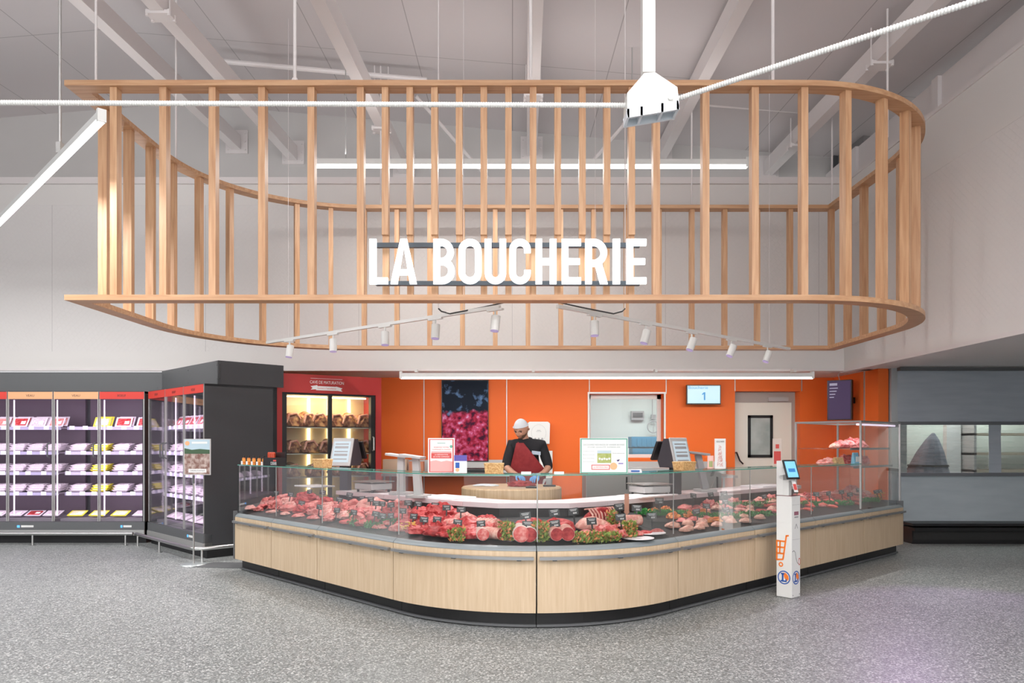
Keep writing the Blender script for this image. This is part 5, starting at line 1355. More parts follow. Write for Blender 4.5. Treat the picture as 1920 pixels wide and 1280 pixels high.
for lev, (z, nn) in enumerate(((.992, 4), (1.342, 5), (1.732, 6))):
    for k in range(nn):
        key = ('aged', (lev + k) % 3)
        if key in PROTO: o = dup(PROTO[key])
        else:
            o = thing('aged_beef_rib', '', 'meat joint'); v = (lev + k) % 3
            blob(.12, .15, .13, v + 40, .25, 1.7, 3, .3).build('meat', M_aged, o)
            MB().tube([(-.09, -.15, .05), (-.05, -.12, .15), (.05, -.1, .17), (.10, -.12, .10)], [.012, .018, .016, .01], 7).build('bone', M_fat, o, smooth=True)
            PROTO[key] = o
        o.location = Mx @ Vector((.28 + k * (mw - .5) / (nn - 1), .32, z)); o.rotation_euler.z = mrz + random.uniform(-.3, .3)
        sc = 1.12 if lev < 2 else 1.2; o.scale = (sc,) * 3
        o['label'] = 'dry aged beef joint, %s from left on %s shelf of the crimson cabinet' % (ORD[k], ('lower', 'middle', 'upper')[lev]); o['group'] = 'aged joints in the maturing cabinet'
area('maturing_cabinet_light', tuple(Mx @ Vector((mw / 2, .18, HM - .36))), (1.0, .2), 4, (1, .82, .5), (R(35), 0, mrz))

# ================================================================ ALCOVE
# meat photograph on the wall
m, nt, b = new_mat('meat_photograph'); N, L = nt.nodes, nt.links
tc = N.new('ShaderNodeTexCoord'); sep = N.new('ShaderNodeSeparateXYZ'); L.new(tc.outputs['Object'], sep.inputs[0])
no = N.new('ShaderNodeTexNoise'); no.inputs['Scale'].default_value = 11; no.inputs['Detail'].default_value = 6; L.new(tc.outputs['Object'], no.inputs['Vector'])
cr = N.new('ShaderNodeValToRGB'); e = cr.color_ramp.elements; e[0].position = .38; e[0].color = (.05, .01, .03, 1); e[1].position = .78; e[1].color = (.65, .65, .95, 1)
for p_, c_ in ((.5, (.34, .02, .05, 1)), (.62, (.55, .10, .22, 1))): k_ = e.new(p_); k_.color = c_
L.new(no.outputs['Fac'], cr.inputs[0])
no2 = N.new('ShaderNodeTexNoise'); no2.inputs['Scale'].default_value = 5; no2.inputs['Detail'].default_value = 4; L.new(tc.outputs['Object'], no2.inputs['Vector'])
cr2 = N.new('ShaderNodeValToRGB'); e = cr2.color_ramp.elements; e[0].position = .56; e[0].color = (.012, .018, .03, 1); e[1].position = .68; e[1].color = (.16, .30, .55, 1); L.new(no2.outputs['Fac'], cr2.inputs[0])
ad = N.new('ShaderNodeMath'); ad.operation = 'MULTIPLY_ADD'; ad.inputs[1].default_value = .25; L.new(no2.outputs['Fac'], ad.inputs[0]); L.new(sep.outputs[2], ad.inputs[2])
# upper third dark bokeh, lower red
lt = N.new('ShaderNodeMapRange'); lt.inputs['From Min'].default_value = .97; lt.inputs['From Max'].default_value = 1.03; L.new(ad.outputs[0], lt.inputs[0])
mx = N.new('ShaderNodeMix'); mx.data_type = 'RGBA'; L.new(lt.outputs[0], mx.inputs[0]); L.new(cr.outputs[0], mx.inputs[6]); L.new(cr2.outputs[0], mx.inputs[7]); L.new(mx.outputs[2], b.inputs['Base Color']); b.inputs['Roughness'].default_value = .6; b.inputs['Specular IOR Level'].default_value = .1
pp = pt(872, 865, ZO - .03); ww = 88 * (ZO - .03) / F; hh = 153 * (ZO - .03) / F
t = thing('wall_picture', 'tall dark photograph of red meat hanging on the orange wall', 'picture', tuple(pp))
MB().box(-ww / 2, ww / 2, -.02, .028, 0, hh).build('picture_frame', M_black, t)
MB().box(-ww / 2 + .012, ww / 2 - .012, -.024, -.02, .015, hh - .015).build('photograph', m, t)
# soap and towel dispenser
pp = pt(1010, 832, ZO - .2)
t = thing('towel_dispenser', 'white wall mounted towel dispenser behind the butcher', 'dispenser', tuple(pp))
MB().prism([(-.19, .0), (.19, .0), (.20, .36), (.16, .39), (-.16, .39), (-.20, .36)], (Vector((0, 0, 0)), X3, Z3, -Y3), -.19, .03).build('housing', M_steelwhite, t, bevel=.01)
m = MB(); f_ = frame((0, -.031, 0), X3, Z3); m.band(f_, .0, .19, .13, .127, 0, 360, .001, 0, 24, 1.15, .147)
for x in (-.06, 0, .06): m.disc(f_, x, .09, .018, .001)
m.rect(f_, -.03, .235, .03, .243, .001).rect(f_, -.045, .215, .045, .221, .001)
m.build('printed_symbols', mat('symbol_grey', (.35, .36, .36), .6), t)
MB().box(-.13, -.02, -.02, .1, -.07, 0).build('paper_end', M_paper, t)
# hand basin column
pp = pt(1022, 890, ZO - .35)
t = thing('hand_basin', 'white hand basin unit with splash panel beside the butcher', 'basin', (pp.x, pp.y, 0))
MB().box(-.28, .14, .2, .34, .6, 1.36).build('splash_panel', M_steelwhite, t)
MB().box(-.25, .12, -.15, .3, .70, .92).build('bowl', M_steel, t, bevel=.02)
MB().tube([(-.05, .2, .9), (-.05, .2, 1.12), (-.05, .05, 1.15), (-.05, .02, 1.08)], .012, 8).build('tap', M_steel, t)
MB().box(-.12, .0, .1, .3, 0, .7).build('pedestal', M_steelmatt, t)
# steel benches
def bench(x0, x1, y0, y1, zt, lab, splash=.1, doors=0, name='steel_bench', topm=None):
    t = thing(name, lab, 'bench', ((x0 + x1) / 2, (y0 + y1) / 2, 0))
    MB().box(x0, x1, y0, y1, zt - .04, zt).build('bench_top', topm or M_steelmatt, t, world=True)
    if splash: MB().box(x0, x1, y1 - .02, y1, zt, zt + splash).build('splashback', M_steelmatt, t, world=True)
    if doors:
        MB().box(x0 + .02, x1 - .02, y0 + .04, y1 - .02, .12, zt - .04).build('body', M_steelmatt, t, world=True)
        w_ = (x1 - x0 - .04) / doors
        for k in range(doors):
            d = MB().box(x0 + .03 + k * w_, x0 + .01 + (k + 1) * w_, y0 + .015, y0 + .04, .14, zt - .06).build('door', mat('bench_door_steel', (.36, .35, .33), .4, .5), t, world=True)
            MB().box(x0 + .01 + (k + 1) * w_ - .07, x0 + .01 + (k + 1) * w_ - .05, y0, y0 + .015, zt - .3, zt - .12).build('handle', M_black, d, world=True)
    for xx in (x0 + .05, x1 - .05):
        for yy in (y0 + .05, y1 - .05): MB().cyl((xx, yy, 0), (xx, yy, zt - .04), .02, 8).build('leg', M_steelmatt, t, world=True)
    return t
bench(-2.2, .02, ZO - .75, ZO - .01, .98, 'long steel bench along the orange wall left of the butcher', .22)
bench(1.05, 3.05, 10.45, 11.1, 1.13, 'steel cabinet bench right of the butcher block', .0, 3)
bench(1.6, 3.8, ZO - .7, ZO - .01, .95, 'steel bench under the window at the orange wall', .22)
tag(MB().box(-.45, .45, -.2, .2, 0, .09).build('slicing_machine_cover', M_black, None, (pt(885, 0, 12.3).x - .1, 12.3, .981), bevel=.02), 'flat black covered appliance on the left steel bench', 'appliance')
p = pt(742, 0, 12.4); tag(MB().box(-.2, .2, -.12, .12, 0, .24).build('clear_storage_box', mat('beige_box', (.60, .46, .33), .4), None, (p.x, 12.4, .981)), 'beige storage box on the steel bench right of the maturing cabinet', 'box')
tag(MB().box(-.12, .12, -.1, .1, 0, .2).build('pink_carton', mat('faded_orange', (.55, .22, .12), .6), None, (p.x + .36, 12.4, .981)), 'dull orange carton on the steel bench beside the storage box', 'box')
# call number screen
pp = pt(1319, 758, ZO - .15); ww = 64 * (ZO - .15) / F; hh = 36.5 * (ZO - .15) / F
t = thing('number_screen', 'wall screen showing Boucherie and the number 1', 'screen', tuple(pp))
MB().box(-ww / 2, ww / 2, -.02, .03, 0, hh).build('casing', M_black, t)
MB().box(-ww / 2 + .015, ww / 2 - .015, -.022, -.02, .02, hh - .015).build('display', mat('screen_white', (.1, .12, .13), .3, emit=(.56, .84, .92), es=.45), t)
m = MB(); f_ = frame((0, -.0225, 0), X3, Z3); text(m, f_, 'Boucherie', -ww * .45, hh * .79, ww * .12, hh * .94, .001); m.build('heading', mat('screen_blue', (.05, .25, .50), .4, emit=(.01, .12, .30), es=.4), t)
m = MB().rect(f_, .0, hh * .22, ww * .045, hh * .62, .001).prism([(.0, hh * .62), (-ww * .05, hh * .54), (-ww * .05, hh * .47), (.0, hh * .53)], f_, 0, .001); m.build('number', MATS['screen_blue'], t)
MB().box(-.1, .1, .03, .149, hh * .4, hh * .7).build('wall_mount', M_black, t)
# portrait TV on the side wall
pp = pt(1575, 787, 11.95); t = thing('portrait_screen', 'tall dark portrait screen mounted on the orange side wall', 'screen', (5.40, 12.0, pp.z), R(0))
n_ = Vector((-.62, -.78, 0)).normalized(); u_ = Vector((.78, -.62, 0)).normalized(); c_ = Vector((5.42, 12.0, pp.z + .33))
MB().obox(c_ - n_ * .03, u_, Z3, n_, .38, .66, .10).build('casing', M_black, t, world=True)
MB().obox(c_ + n_ * .026, u_, Z3, n_, .35, .63, .003).build('display', mat('dim_violet_screen', (.015, .012, .02), .6, spec=.1, emit=(.055, .035, .075), es=.6), t, world=True)
m = MB(); f_ = (c_ + n_ * .028, u_, Z3, n_); m.rect(f_, -.15, .24, -.03, .28, .001); 
for i in range(4): m.rect(f_, -.15, .19 - .05 * i, -.02 - .02 * i, .205 - .05 * i, .001)
m.build('screen_writing', mat('screen_dim_text', (.3, .3, .4), .4, emit=(.35, .33, .45), es=.2), t, world=True)
MB().bar(c_ - n_ * .02, Vector((5.72, 12.12, c_.z)), .06, .1).build('wall_mount', M_black, t, world=True)
MB().tube([c_ + Z3 * .33, c_ + Vector((0, .05, .42)), c_ + Vector((.1, .1, .5)), (5.60, 12.1, ZS - .002)], .006, 6).build('power_cable', M_scale, t, world=True)

# ================================================================ RIGHT: closed curtain in front of shelving
t = thing('roller_curtain', 'large slate grey roll-down curtain with clear windows closing the right bay', 'curtain', (7.8, 11.1, 0))
x0, x1 = pt(1683, 0, 11.1).x, 8.98
zt, zm1, zm0, zb_ = 2.60, CH + 36 * 11.1 / F - .02, CH - 56 * 11.1 / F, .30
def fabric(x0, x1, z0, z1, seed, nx=40, nz=8, amp=.012):
    m = MB(); m.smooth = True
    for j in range(nz + 1):
        for i in range(nx + 1):
            x = x0 + (x1 - x0) * i / nx; z = z0 + (z1 - z0) * j / nz
            m.v.append(Vector((x, 11.1 + noise.noise(Vector((x * .9 + z * .8, z * 1.5, seed))) * amp * 2, z)))
    for j in range(nz):
        for i in range(nx):
            a = j * (nx + 1) + i; m.f.append([a, a + 1, a + nx + 2, a + nx + 1]); m.mi.append(0)
    return m
fabric(x0, x1, zm1 + .03, zt, 1).build('upper_fabric', M_curtain, t, world=True)
fabric(x0, x1, zb_, zm0, 2).build('lower_fabric', mat('slate_curtain_lower', (.40, .455, .49), .6, color2=(.44, .50, .53), scale=(2, 2, 10), bump=.3), t, world=True)
wins = [(pt(1683, 0, 11.1).x, pt(1854, 0, 11.1).x), (pt(1877, 0, 11.1).x, x1)]
fabric(wins[0][1], wins[1][0], zm0, zm1 + .03, 3, 6, 6).build('window_divider', M_curtain, t, world=True)
m, nt, b = new_mat('clear_vinyl'); N, L = nt.nodes, nt.links; N.remove(b)
tr = N.new('ShaderNodeBsdfTransparent'); tr.inputs[0].default_value = (.80, .86, .84, 1); gl = N.new('ShaderNodeBsdfGlossy'); gl.inputs['Roughness'].default_value = .08
no = N.new('ShaderNodeTexNoise'); tc = N.new('ShaderNodeTexCoord'); mp = N.new('ShaderNodeMapping'); mp.inputs['Scale'].default_value = (1.2, 1, 7); L.new(tc.outputs['Object'], mp.inputs[0]); L.new(mp.outputs[0], no.inputs['Vector']); no.inputs['Scale'].default_value = 1
bu = N.new('ShaderNodeBump'); bu.inputs['Strength'].default_value = 1; bu.inputs['Distance'].default_value = .12; L.new(no.outputs['Fac'], bu.inputs['Height']); L.new(bu.outputs[0], gl.inputs['Normal'])
mx = N.new('ShaderNodeMixShader'); mx.inputs[0].default_value = .28; L.new(tr.outputs[0], mx.inputs[1]); L.new(gl.outputs[0], mx.inputs[2]); L.new(mx.outputs[0], N['Material Output'].inputs[0]); M_vinyl = m
for a, b_ in wins: fabric(a, b_, zm0 + .01, zm1, 5 + a, 20, 8, .006).build('clear_window', M_vinyl, t, world=True)
MB().box(x0, x1, 11.06, 11.09, zm1, zm1 + .05).box(x0, x1, 11.06, 11.09, zm0 - .05, zm0).build('horizontal_band', mat('dark_slate_band', (.15, .16, .175), .6), t, world=True)
MB().box(x0, x1, 11.02, 11.12, zt - .0, zt + .05).build('head_rail', M_darkgrey, t, world=True)
t = thing('black_plinth', 'black rubber covered plinth along the floor below the grey curtain', 'plinth', (7.8, 10.9, 0))
MB().box(5.95, 8.98, 10.78, 11.15, .0, .20).build('plinth_body', M_black, t, world=True)
MB().box(5.93, 8.98, 10.68, 11.15, .20, .245).box(5.93, 8.98, 10.74, 11.15, .27, .305).build('plinth_lip', M_black, t, world=True)
m = fabric(5.95, 8.98, .06, .19, 9, 60, 4, .02)
for v in m.v: v.y -= .345
m.build('rubber_skirt', M_rubber, t, world=True)
# behind the curtain
struct(MB().box(5.9, 9, 12.55, 12.6, 0, ZS).build('wall_back_bay', mat('bay_wall', (.60, .64, .60), .6)))
area('bay_light', (7.5, 11.9, 2.6), (2.4, .5), 24, (.95, 1, .97))
p = pt(1745, 0, 11.7)
t = thing('folded_cover', 'dark folded cover leaning in a cone behind the clear curtain window', 'cover', (p.x, 11.7, 0))
mc = MB().lathe([(.45, .0), (.33, 1.0), (.27, 1.15), (.20, 1.35), (.10, 1.55), (.02, 1.66)], (-.08, 0, 0), 14)
for v in mc.v: v.x += .16 * max(0, v.z - .9)
mc.build('cloth', mat('cover_cloth', (.14, .15, .19), .8, color2=(.22, .23, .28), scale=(8, 8, 2)), t)
MB().lathe([(.30, 1.12), (.29, 1.15)], (-.045, 0, 0), 14).build('strap', M_black, t)
t = thing('white_locker', 'white upright panel behind the clear curtain window', 'panel', (pt(1785, 0, 12.2).x, 12.2, 0)); MB().box(-.12, .12, -.05, .05, 0, 1.85).build('panel', M_paper, t); MB().box(-.15, .15, -.2, .2, 0, .04).build('foot', M_darkgrey, t)
t = thing('beige_shelf', 'pale shelf rack seen behind the clear curtain window at the right', 'shelf', (8.3, 12.1, 0))
for z in (.3, 1.02, 1.3, 1.62): MB().box(-.75, .65, -.25, .25, z, z + .04).build('shelf_board', mat('shelf_beige', (.52, .44, .34), .6), t)
for x in (-.73, .63): MB().box(x - .02, x + .02, -.25, .25, 0, 1.9).build('upright', M_scale, t)

# ================================================================ KIOSK
KR = R(-50); kc = Vector((2.70, 7.088, 0))
t = thing('ticket_kiosk', 'white floor standing ticket kiosk with tablet and orange trolley drawing', 'kiosk', tuple(kc), KR)
h = .08
MB().box(-h, h, -h, h, .004, .985).build('pedestal', M_steelwhite, t, bevel=.003)
MB().box(-h, h, -h, h, .985, .99).build('top_seam', mat('maroon_line', (.20, .06, .07), .5), t)
MB().box(-h, -.01, -h, h, .99, 1.325).build('tablet_column', M_steelwhite, t, bevel=.003)
MB().box(-.01, .05, -h, -h + .05, .99, 1.14).build('printer_housing', M_steelwhite, t, bevel=.003)
for x in (-.06, .06): MB().cyl((h - .0, x, .03), (h + .004, x, .03), .005, 8).build('screw', M_grey, t)
MB().box(h, h + .001, -h + .01, h - .01, .90, .902).box(h, h + .001, -h + .01, h - .01, .565, .567).build('panel_seam', M_grey, t)
FL = frame((0, -h - .0005, 0), X3, Z3)      # left visible face
FR = frame((h + .0005, 0, 0), Y3, Z3)       # right visible face
m = MB(); k_ = 1
# trolley outline at the left edge of the face
def seg(m, fr, a, b_, w_):
    a, b_ = Vector(a), Vector(b_); d = (b_ - a).normalized(); q_ = Vector((-d.y, d.x)) * w_ / 2
    m.prism([tuple(a + q_), tuple(a - q_), tuple(b_ - q_), tuple(b_ + q_)], fr, 0, .001)
T0 = .016
for a, b_ in (((.05, .605), (.02, .60)), ((.025, .605), (-.005, .40)), ((-.08, .545), (.012, .545)), ((-.08, .425), (-.002, .425)), ((-.08, .485), (.004, .485)), ((-.04, .545), (-.045, .425)), ((-.08, .36), (-.012, .37)), ((-.005, .40), (-.012, .365)), ((-.075, .55), (-.075, .36))): seg(m, FL, a, b_, T0)
m.band(FL, -.032, .318, .024, .012, 0, 360, .001); m.build('trolley_drawing', M_orangeink, t)
for fr, rx in ((FL, 1), (FR, 1)):
    cx, cy, r = 0, .195, .066
    MB().band(fr, cx, cy, r, r * .84, 0, 360, .001, 0, 30).build('logo_ring', M_blueink, t)
    m = MB(); m.prism([(cx - .008, cy + .045), (cx + .02, cy + .045), (cx + .045, cy + .02), (cx + .05, cy - .012), (cx + .03, cy - .03), (cx + .012, cy - .012), (cx + .0, cy + .01)], fr, 0, .001); m.build('logo_orange_shape', M_orangeink, t)
    m = MB().rect(fr, cx - .022, cy - .035, cx - .005, cy + .038, .0015).rect(fr, cx - .036, cy - .042, cx + .028, cy - .028, .0015).rect(fr, cx - .032, cy + .03, cx + .006, cy + .042, .0015).rect(fr, cx + .016, cy - .042, cx + .028, cy - .012, .0015); m.build('logo_letter', M_blueink, t)
m = MB().rect(FR, -.035, .80, .045, .835, .001); m.build('label_patch', mat('maroon_patch', (.30, .12, .16), .5), t)
m = MB(); m.rect(FR, -.03, .775, .04, .787, .001)
seg(m, FR, (-.02, .67), (.005, .715), .008); seg(m, FR, (.03, .67), (.005, .715), .008); m.build('grey_marks', M_grey, t)
m = MB()
pts_ = [(-.07, .45), (-.04, .46), (-.015, .44), (0, .38), (.02, .34), (.05, .32)]
for a, b_ in zip(pts_, pts_[1:]): seg(m, FR, a, b_, .004)
m.build('drawn_line', M_ink, t); MB().band(FR, .06, .345, .02, .015, 0, 360, .001, 0, 18, 1.8, .028).build('red_loop', M_redink, t)
# tablet, tilted, facing the viewer
c_ = pt(1483, 880, 6.93); n_ = Vector((.30, -.93, .38)).normalized(); u_ = Vector((.95, .31, 0)).normalized(); v_ = n_.cross(u_).normalized()
if v_.z < 0: v_ = -v_
MB().obox(c_, u_, v_, n_, .145, .195, .016).build('tablet', M_black, t, world=True, bevel=.004)
MB().obox(c_ + n_ * .0085, u_, v_, n_, .118, .160, .002).build('tablet_screen', mat('tablet_blue', (.15, .40, .62), .3, emit=(.18, .48, .75), es=.42), t, world=True)
MB().obox(c_ + n_ * .010 - v_ * .01, u_, v_, n_, .075, .035, .002).build('screen_button', mat('button_blue', (.03, .16, .42), .3, emit=(.03, .20, .50), es=.25), t, world=True)
MB().bar(c_ - n_ * .01, c_ - n_ * .10 - X3 * .05, .04, .06).build('tablet_arm', M_steelwhite, t, world=True)
pb = pt(1490, 910, 6.92)
MB().obox(pb, u_, v_, n_, .045, .13, .002).build('paper_ticket', M_paper, t, world=True)
MB().obox(pb + n_ * .002 - v_ * .015, u_, v_, n_, .036, .06, .001).build('red_print', M_redink, t, world=True)

# ================================================================ BUTCHER
def skin_mesh(joints, edges, root, levels=2):
    me = bpy.data.meshes.new('skin_tmp'); names = list(joints); idx = {n: i for i, n in enumerate(names)}
    me.from_pydata([joints[n][0] for n in names], [(idx[a], idx[b_]) for a, b_ in edges], [])
    ob = bpy.data.objects.new('skin_tmp', me); COL.objects.link(ob)
    sk = ob.modifiers.new('s', 'SKIN'); sk.use_smooth_shade = True
    for n, i in idx.items():
        r = joints[n][1]; me.skin_vertices[0].data[i].radius = (r, r) if not isinstance(r, tuple) else r
        me.skin_vertices[0].data[i].use_root = (n == root)
    sub = ob.modifiers.new('u', 'SUBSURF'); sub.levels = levels; sub.render_levels = levels
    bpy.context.view_layer.update()
    out = bpy.data.meshes.new_from_object(ob.evaluated_get(bpy.context.evaluated_depsgraph_get()))
    m = MB(); m.smooth = True
    m.v = [v.co.copy() for v in out.vertices]; m.f = [list(p.vertices) for p in out.polygons]; m.mi = [0] * len(m.f)
    bpy.data.objects.remove(ob); bpy.data.meshes.remove(me); bpy.data.meshes.remove(out)
    return m
def chain(*n): return list(zip(n, n[1:]))
px0 = pt(990, 0, 9.2).x
O = Vector((px0, 9.2, 0))
# local coordinates: x to the right of the photo, -y towards the camera
J = {}
def j(n, x, y, z, r): J[n] = ((x, y, z), r)
j('pelvis', .02, .06, .98, .145); j('belly', .01, .03, 1.13, .15); j('chest', -.01, -.02, 1.33, (.165, .125)); j('upper', -.02, -.045, 1.45, (.105, .080)); j('neck', -.040, -.060, 1.52, .060); j('skull', -.07, -.105, 1.63, .06)
j('shR', -.20, -.05, 1.47, .072); j('elR', -.28, -.10, 1.20, .050); j('foR', -.21, -.22, 1.14, .040); j('wrR', -.13, -.33, 1.10, .029)
j('shL', .17, -.04, 1.46, .072); j('elL', .26, -.08, 1.20, .050); j('foL', .20, -.20, 1.13, .040); j('wrL', .10, -.32, 1.09, .029)
j('hipR', -.10, .06, .92, .10); j('kneeR', -.12, .03, .52, .066); j('ankR', -.13, .07, .10, .042); j('toeR', -.14, -.10, .045, .038)
j('hipL', .14, .06, .92, .10); j('kneeL', .15, .02, .52, .066); j('ankL', .15, .07, .10, .042); j('toeL', .16, -.10, .045, .038)
del J['skull']
E = chain('pelvis', 'belly', 'chest', 'upper', 'neck') + chain('upper', 'shR', 'elR', 'foR', 'wrR') + chain('upper', 'shL', 'elL', 'foL', 'wrL') + chain('pelvis', 'hipR', 'kneeR', 'ankR', 'toeR') + chain('pelvis', 'hipL', 'kneeL', 'ankL', 'toeL')
body = skin_mesh(J, E, 'pelvis')
# head: shaped sphere, looking down and to the left of the photo
def head_mesh(c, Rm, s=.118):
    bm = bmesh.new(); bmesh.ops.create_icosphere(bm, subdivisions=5, radius=1); m = MB(); m.smooth = True
    for v in bm.verts:
        p = v.co.copy(); x, y, z = p     # face towards -y
        q_ = Vector((x * .74, y * .92, z * 1.08))
        if z < -.1: k = (-.1 - z); q_.x *= 1 - .38 * k; 
        if z < 0 and y > 0: q_.y *= 1 - .35 * min(1, -z)
        if y < 0:
            def g(cx, cz_, wx, wz): return math.exp(-((x - cx) / wx) ** 2 - ((z - cz_) / wz) ** 2)
            q_.y -= .23 * g(0, -.18, .11, .17) + .10 * g(0, .0, .08, .25)
            q_.y += .11 * g(-.32, .05, .17, .12) + .11 * g(.32, .05, .17, .12)
            q_.y -= .05 * g(0, .22, .5, .08)
            q_.y -= .07 * g(0, -.50, .22, .06) - .06 * g(0, -.545, .2, .02) + .05 * g(0, -.60, .18, .05)
            q_.y -= .10 * g(0, -.84, .22, .13)
            q_.y -= .05 * g(-.42, -.22, .18, .15) + .05 * g(.42, -.22, .18, .15)
        m.v.append(Vector(c) + Rm @ (q_ * s))
    m.f = [[v.index for v in f.verts] for f in bm.faces]; m.mi = [0] * len(m.f); bm.free()
    return m
HC = Vector((-.085, -.14, 1.675)); HRm = Matrix.Rotation(R(-28), 3, 'Z') @ Matrix.Rotation(R(30), 3, 'X')
hm = head_mesh(HC, HRm)
nk = MB().tube([(-.030, -.040, 1.46), (-.045, -.065, 1.53), (-.062, -.090, 1.59), (-.078, -.110, 1.65)], [.075, .060, .056, .056], 20)
n0 = len(body.v); body.v += nk.v; body.f += [[i + n0 for i in f] for f in nk.f]; body.mi += nk.mi
n0 = len(body.v); body.v += hm.v; body.f += [[i + n0 for i in f] for f in hm.f]; body.mi += hm.mi
for sx in (-1, 1):
    e_ = MB()
    for k in range(7):
        a = R(-80 + 160 * k / 6); e_.v
    pts = [HC + HRm @ (Vector((sx * (.087 + .006 * math.sin(PI * k / 8)), .012 + .012 * math.sin(PI * k / 8 * 2), -.03 + .052 * k / 8))) for k in range(9)]
    em = MB().tube(pts, [.004, .008, .010, .010, .011, .012, .012, .010, .005], 8)
    n0 = len(body.v); body.v += em.v; body.f += [[i + n0 for i in f] for f in em.f]; body.mi += em.mi
pr = thing('person', 'butcher in black shirt, wine red apron and white cap, bending over the block', 'person', tuple(O))
def add(mb, name, m): return mb.build(name, m, pr)
add(body, 'body', M_skin)
# eyes, brows, mouth, beard shade
for sx in (-1, 1):
    c_ = HC + HRm @ Vector((sx * .036, -.088, .006)); add(MB().lathe([(.002, -.009), (.010, -.004), (.012, 0), (.010, .004), (.002, .009)], c_, 10), 'eye', M_ink)
    add(MB().tube([HC + HRm @ Vector((sx * .018, -.113, .026)), HC + HRm @ Vector((sx * .036, -.110, .032)), HC + HRm @ Vector((sx * .056, -.094, .026))], [.003, .005, .002], 6), 'eyebrow', mat('grey_brown_hair', (.12, .08, .06), .8))
add(MB().tube([HC + HRm @ Vector((x, -.098 - .006 * math.cos(x * 40), -.062)) for x in (-.026, -.013, 0, .013, .026)], [.002, .0045, .005, .0045, .002], 6), 'mouth', mat('lip', (.42, .16, .13), .5))
bd = head_mesh(HC, HRm, .1195); 
bd.f = [f for f in bd.f if all((lambda l: (l.z < -.040 and l.y < -.015 and l.z > -.112 and abs(l.x) < .078))(HRm.inverted() @ (bd.v[i] - HC)) and not all(abs((HRm.inverted() @ (bd.v[i] - HC)).x) < .03 and -.072 < (HRm.inverted() @ (bd.v[i] - HC)).z < -.05 for i in f) for i in f)]; bd.mi = [0] * len(bd.f)
add(bd, 'short_beard', mat('beard_brown', (.20, .12, .085), .9))
# cap
cp_ = head_mesh(HC, HRm, .1225)
cp_.f = [f for f in cp_.f if all((lambda l: l.z > .032 - .25 * l.y)(HRm.inverted() @ (cp_.v[i] - HC)) for i in f)]; cp_.mi = [0] * len(cp_.f)
add(cp_, 'cap', M_cap)
add(MB().tube([HC + HRm @ Vector((.0905 * math.sin(a * PI / 12), -.112 * math.cos(a * PI / 12), .04 + .028 * math.cos(a * PI / 12))) for a in range(25)], .0045, 6), 'cap_band', M_cap)
# shirt
JS = {}
for n, dr_ in (('belly', .012), ('chest', .012), ('upper', .012), ('shR', .024), ('elR', .016), ('shL', .020), ('elL', .013), ('pelvis', .008)):
    p_, r = J[n]; JS[n] = (p_, tuple(q_ + dr_ + (.025 if n == 'upper' else 0) for q_ in r) if isinstance(r, tuple) else r + dr_)
JS['neck2'] = ((-.038, -.060, 1.535), .078); JS['slR'] = ((-.262, -.13, 1.175), .052); JS['slL'] = ((.245, -.11, 1.175), .052)
add(skin_mesh(JS, chain('pelvis', 'belly', 'chest', 'upper', 'neck2') + chain('upper', 'shR', 'elR', 'slR') + chain('upper', 'shL', 'elL', 'slL'), 'belly'), 'shirt', M_cloth)
add(MB().tube([(-.034 + .074 * math.cos(a * PI / 12), -.050 + .070 * math.sin(a * PI / 12), 1.548 + .012 * math.sin(a * PI / 12)) for a in range(25)], .018, 8), 'shirt_collar', M_cloth)
fr_b = frame((.10, -.186, 1.375), (1, .28, -.12), Z3)
add(MB().rect(fr_b, -.06, -.022, .055, .022, .004), 'name_badge', mat('blue_white_badge', (.55, .65, .78), .5))
# trousers and shoes
JT = {n: (J[n][0], (J[n][1] if not isinstance(J[n][1], tuple) else J[n][1][0]) + .014) for n in ('pelvis', 'hipR', 'kneeR', 'ankR', 'hipL', 'kneeL', 'ankL')}
add(skin_mesh(JT, chain('pelvis', 'hipR', 'kneeR', 'ankR') + chain('pelvis', 'hipL', 'kneeL', 'ankL'), 'pelvis'), 'trousers', mat('white_trousers', (.7, .7, .7), .8))
for sx, a in ((-1, 'R'), (1, 'L')):
    x = J['toe' + a][0][0]; add(MB().prism([(.12, 0), (-.17, 0), (-.17, .04), (-.05, .085), (.0, .12), (.12, .12)], (Vector((x - .045, 0, 0)), Y3, Z3, X3), 0, .09), 'shoe', M_black)
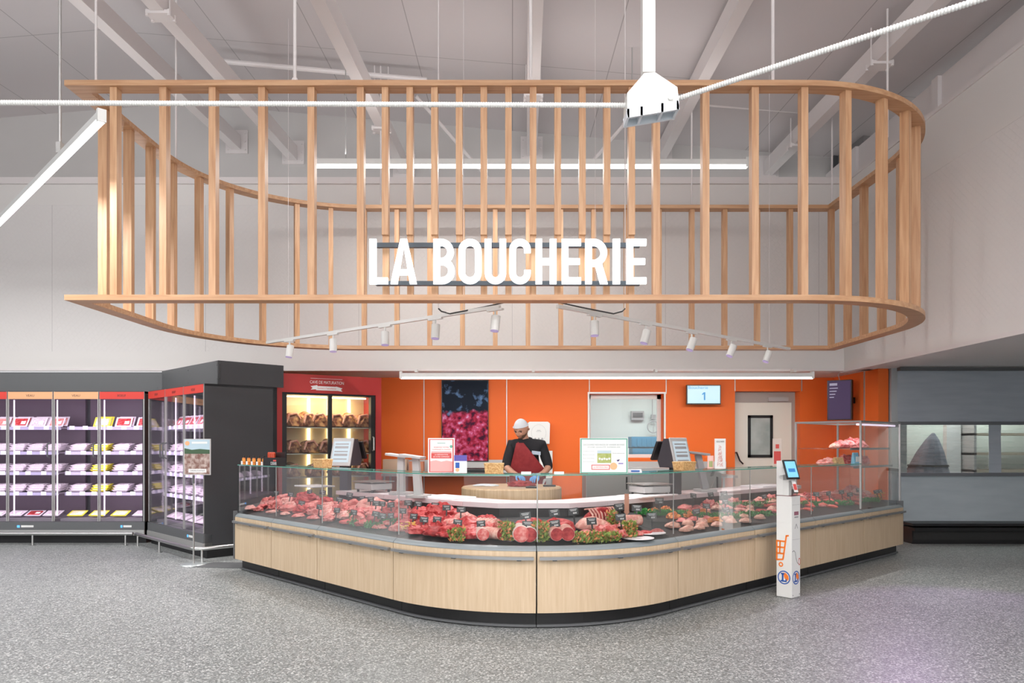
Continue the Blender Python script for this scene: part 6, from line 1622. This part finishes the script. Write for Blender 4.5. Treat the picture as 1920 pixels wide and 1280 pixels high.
# apron: shell in front of shirt
ap = MB(); ap.smooth = True; nx, nz = 14, 22
for k in range(nz + 1):
    z = .55 + (1.50 - .55) * k / nz
    f_ = (z - .55) / .95
    zz = max(0, min(1, (z - 1.15) / .35)); xl_ = -.235 + .085 * zz; xr_ = .225 - .285 * zz
    for i in range(nx + 1):
        x = xl_ + (xr_ - xl_) * i / nx
        rx = .20; cy = .055 if z < 1.1 else .055 - .125 * min(1, (z - 1.1) / .36)
        yb = cy - (.195 if z < 1.35 else .195 - .045 * (z - 1.35) / .15) * math.sqrt(max(.05, 1 - ((x + .01) / .275) ** 2)) - .006
        ap.v.append(Vector((x, yb, z)))
for k in range(nz):
    for i in range(nx):
        a = k * (nx + 1) + i; ap.f.append([a, a + 1, a + nx + 2, a + nx + 1]); ap.mi.append(0)
n = len(ap.v); ap.v += [v + Vector((0, .008, 0)) for v in ap.v]; ap.f += [[i + n for i in f][::-1] for f in list(ap.f)]; ap.mi += [0] * (len(ap.f) - len(ap.mi))
add(ap, 'apron', M_apron)
add(MB().tube([(-.12, -.165, 1.49), (-.135, -.10, 1.53), (-.09, .0, 1.56), (-.02, .02, 1.565), (.05, -.02, 1.55)], .009, 6), 'apron_strap', M_apron)
# gloved hands
def hand(wr, d, side, name):
    d = Vector(d).normalized(); up = Vector((0, 0, 1)); lat = d.cross(up).normalized() * side; dn = (d.cross(lat)).normalized()
    if dn.z > 0: dn = -dn
    wr = Vector(wr); H = {}; E2 = []
    P = lambda a, l, dd: tuple(wr + d * a + lat * l + dn * dd)
    H['w0'] = (P(-.05, 0, 0), .033); H['w'] = (P(0, 0, 0), .028); H['palm'] = (P(.05, 0, .005), (.036, .018)); E2 += chain('w0', 'w', 'palm')
    for k, (l, ln) in enumerate(((-.030, .060), (-.010, .070), (.010, .066), (.030, .052))):
        a = 'f%d' % k
        H[a + 'k'] = (P(.085, l, .008), .011); H[a + 'a'] = (P(.085 + ln * .42, l * 1.1, .020), .0092); H[a + 'b'] = (P(.085 + ln * .66, l * 1.1, .045), .0085); H[a + 'c'] = (P(.085 + ln * .60, l * 1.05, .066), .0075)
        E2 += chain('palm', a + 'k', a + 'a', a + 'b', a + 'c')
    H['t0'] = (P(.025, -.035, .012), .013); H['t1'] = (P(.06, -.055, .032), .011); H['t2'] = (P(.085, -.050, .052), .009); E2 += chain('w', 't0', 't1', 't2')
    return add(skin_mesh(H, E2, 'palm', 1), name, M_glove)
hand(J['wrR'][0], (.55, -1, -.10), -1, 'glove')
hand(J['wrL'][0], (-.55, -1, -.05), 1, 'glove')
